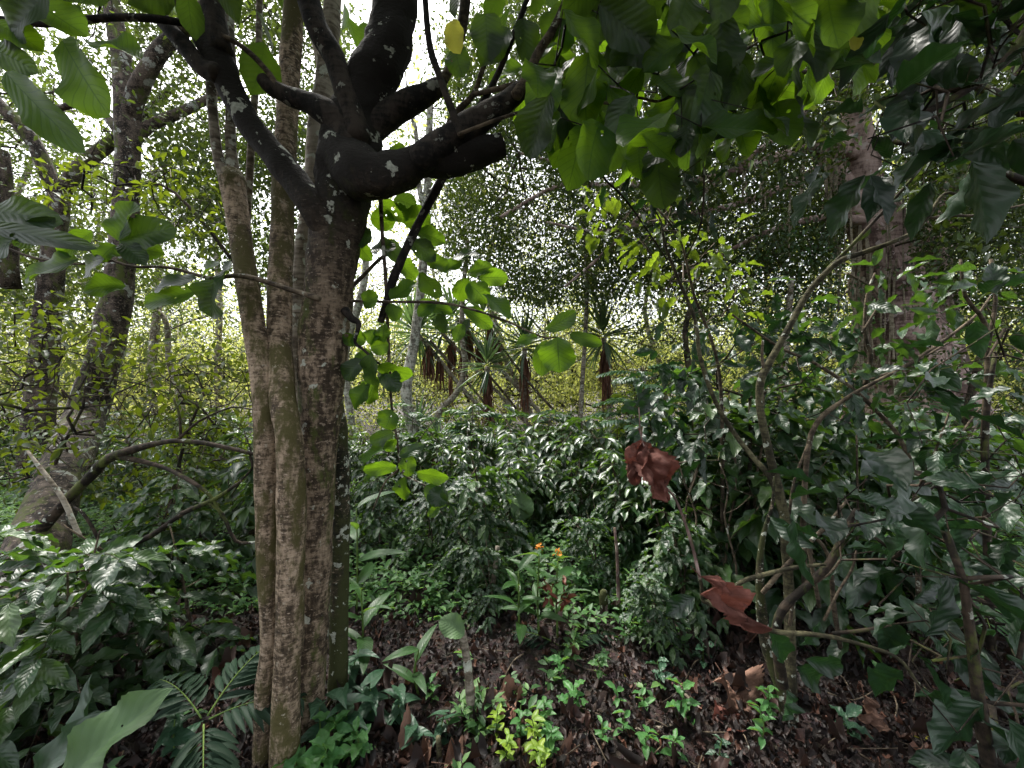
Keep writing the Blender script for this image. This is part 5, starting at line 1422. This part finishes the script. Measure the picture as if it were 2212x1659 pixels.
post("cut_sapling", "cut grey stem topped by a single round leaf, standing front of centre", "stump", [(1008, 1700, 24, 1.75), (1012, 1640, 22, 1.75), (1016, 1560, 20, 1.75), (1014, 1480, 19, 1.75), (1005, 1400, 17, 1.75), (996, 1360, 15, 1.75)], 'bark_pale')
post("wooden_peg", "short yellowish wooden peg at the bottom edge", "peg", [(950, 1700, 12, 1.55), (949, 1640, 12, 1.55), (947, 1592, 11, 1.55)], 'twig_olive')
post("grey_sapling", "thin mottled grey stem rising through the young coffee tree", "stem", [(1040, 1420, 13, 2.6), (1050, 1350, 14, 2.6), (1062, 1280, 13, 2.6), (1068, 1240, 11, 2.6), (1075, 1180, 9, 2.6)], 'bark_pale')
post("tree_stump", "mossy broken stump beside the young palm", "stump", [(1330, 1440, 36, 2.45), (1318, 1390, 26, 2.5), (1310, 1340, 20, 2.5), (1303, 1290, 18, 2.5), (1306, 1275, 12, 2.5)], 'bark_moss')
post("dead_reed", "tall bare brown stalk standing over the mossy stump", "stalk", [(1345, 1440, 16, 2.45), (1338, 1360, 9, 2.5), (1336, 1290, 8, 2.5), (1333, 1200, 7, 2.5), (1328, 1140, 6, 2.5)], 'bark_fig')
post("fallen_stick", "fallen stick lying across the soil right of the bright weeds", "stick", [(1220, 1598, 8, 1.62), (1300, 1585, 12, 1.64), (1390, 1578, 14, 1.66), (1460, 1572, 12, 1.68)], 'bark_pale')
post("fallen_twig", "thin pale twig leaning at the lower right of the seedling", "stick", [(1480, 1500, 6, 1.8), (1510, 1530, 8, 1.75), (1530, 1560, 8, 1.72)], 'bark_pale')
post("fallen_stick", "grey stick lying behind the curled pinkish leaf", "stick", [(1750, 1570, 7, 1.7), (1810, 1595, 8, 1.66), (1880, 1625, 8, 1.6), (1960, 1640, 6, 1.55)], 'bark_pale')
t = empty("round_leaf_sprout", P(996, 1362, 1.74), "pale green heart-shaped leaf sprouting from the tip of the cut grey stem", "plant")
a = Acc(4); put_leaves(a, ROUND, [P(1003, 1372, 1.73)], [P(945, 1338, 1.73) - P(1003, 1372, 1.73)], [A(-.2, -.6, .8)], .13, .1)
a.build('leaf', M['pale_leaf'], t, np.array(t.location))
t = empty("elephant_ear", P(1130, 1330, 3.3), "pale triangular leaf standing up among the coffee shrubs at centre", "plant")
a = Acc(4); put_leaves(a, ROUND, [P(1130, 1125, 3.3)], [P(1125, 1070, 3.3) - P(1130, 1125, 3.3)], [A(0, -.9, .5)], .24, .2); a.build('leaf', M['pale_leaf'], t, np.array(t.location))
a = Acc(4); tube(a, np.array([P(1135, 1380, 3.3), P(1130, 1125, 3.3)]), .006, sides=5); a.build('stem', M['green_stem'], t, np.array(t.location))

# big dry leaves
def crumple(name, label, pts, mat, w, seed, amp=.5, hang=False, ratio=None):
    """pts: base and tip world positions"""
    b, tp, nr = pts
    v, f, u = leaf_grid(28, 16, .95, .6, fold=.35, droop=-.15, wave=.5, wf=7, tooth=.05, tip=.3, seed=seed)
    for k in range(len(v)):
        q = Vector((v[k][0] * 3 + seed * 7, v[k][1] * 3, 0))
        v[k][2] += amp * .35 * noise.noise(q) + amp * .15 * noise.noise(q * 2.7)
        v[k][0] += amp * .12 * noise.noise(q * 1.3 + Vector((9, 0, 0)))
        v[k][3] += amp * .05 * noise.noise(q * 6)
        v[k][0] *= 1 - .25 * amp * abs(noise.noise(q * .7 + Vector((3, 3, 3))))
    a = Acc(4); L = np.linalg.norm(tp - b)
    put_leaves(a, [(v, f, u)], [b], [tp - b], [nr], L, w)
    tube(a, np.array([b - norm(tp - b) * .05, b]), .002, sides=5)
    o = a.build(name, M[mat])
    c = o.data.vertices
    return tag(o, label, "dead leaf", "large dead leaves")


UP = A(0, -.5, .8)
for (b, tp, nr, mat, w, sd_, amp, lab) in [
    ((1388, 952, 1.5), (1430, 1085, 1.46), A(.1, -1, .1), 'dry_red', .135, 4, 1.0, "curled reddish dead leaf hanging in mid-air at the centre right"),
    ((1385, 950, 1.5), (1375, 1050, 1.47), A(-.6, -1, .1), 'dry_red', .09, 7, 1.1, "darker folded half of the hanging dead leaf"),
    ((1512, 1245, 1.42), (1622, 1365, 1.42), A(.4, -.8, .3), 'dry_red', .10, 9, 1.0, "long rolled red-brown dead leaf hung on the olive twig"),
    ((1078, 1495, 1.86), (1115, 1560, 1.72), UP, 'dry', .19, 2, .7, "pale brown dead leaf with raised tip on the soil, right of the pair"),
    ((1030, 1600, 1.70), (1085, 1530, 1.84), UP, 'dry_red', .16, 3, .8, "reddish dead leaf lying against the pale one"),
    ((1560, 1455, 1.9), (1620, 1550, 1.75), UP, 'dry', .22, 5, .6, "wide brown dead leaf propped against the forked shrub"),
    ((1590, 1540, 1.75), (1540, 1575, 1.7), UP, 'dry_red', .14, 6, .8, "ragged rusty dead leaf under the propped one"),
    ((1865, 1500, 1.7), (1880, 1580, 1.65), A(0, -.9, .4), 'dry', .10, 8, 1.2, "curled pinkish dead leaf standing at the lower right"),
    ((855, 1650, 1.55), (930, 1620, 1.62), A(0, -.2, 1), 'dry', .2, 10, .5, "brown dead leaf flat on the ground at the bottom, left of the peg"),
    ((1205, 1640, 1.52), (1285, 1650, 1.55), A(0, -.3, 1), 'dry', .14, 11, .6, "grey-brown dead leaf at the bottom edge, right of the bright weeds"),
    ((960, 1650, 1.5), (1000, 1655, 1.5), A(0, -.3, 1), 'dry', .14, 12, .6, "pale dead leaf at the bottom edge beside the cut stem"),
    ((2000, 1600, 1.6), (2030, 1612, 1.6), A(0, -.4, .8), 'yellow_leaf', .045, 13, .5, "small orange-yellow fallen leaf at the lower right"),
    ((1340, 1458, 2.0), (1352, 1482, 1.95), A(0, -.7, .6), 'yellow_leaf', .04, 14, .4, "small yellow fallen leaf on the soil below the stump")]:
    crumple("dead_leaf", lab, (P(*b), P(*tp), nr), mat, w, sd_, amp)
# the twig that carries the hanging leaf
post("hanging_vine", "thin reddish vine slanting down from the hanging dead leaf", "vine", [(1380, 880, 3, 1.5), (1388, 955, 3, 1.5), (1430, 1040, 4, 1.5), (1460, 1080, 6, 1.48), (1490, 1160, 7, 1.46), (1512, 1250, 7, 1.45)], 'bark_fig', sides=5)
print("objects", len(bpy.data.objects), "polys", sum(len(o.data.polygons) for o in bpy.data.objects if o.type == 'MESH') / 1e6)
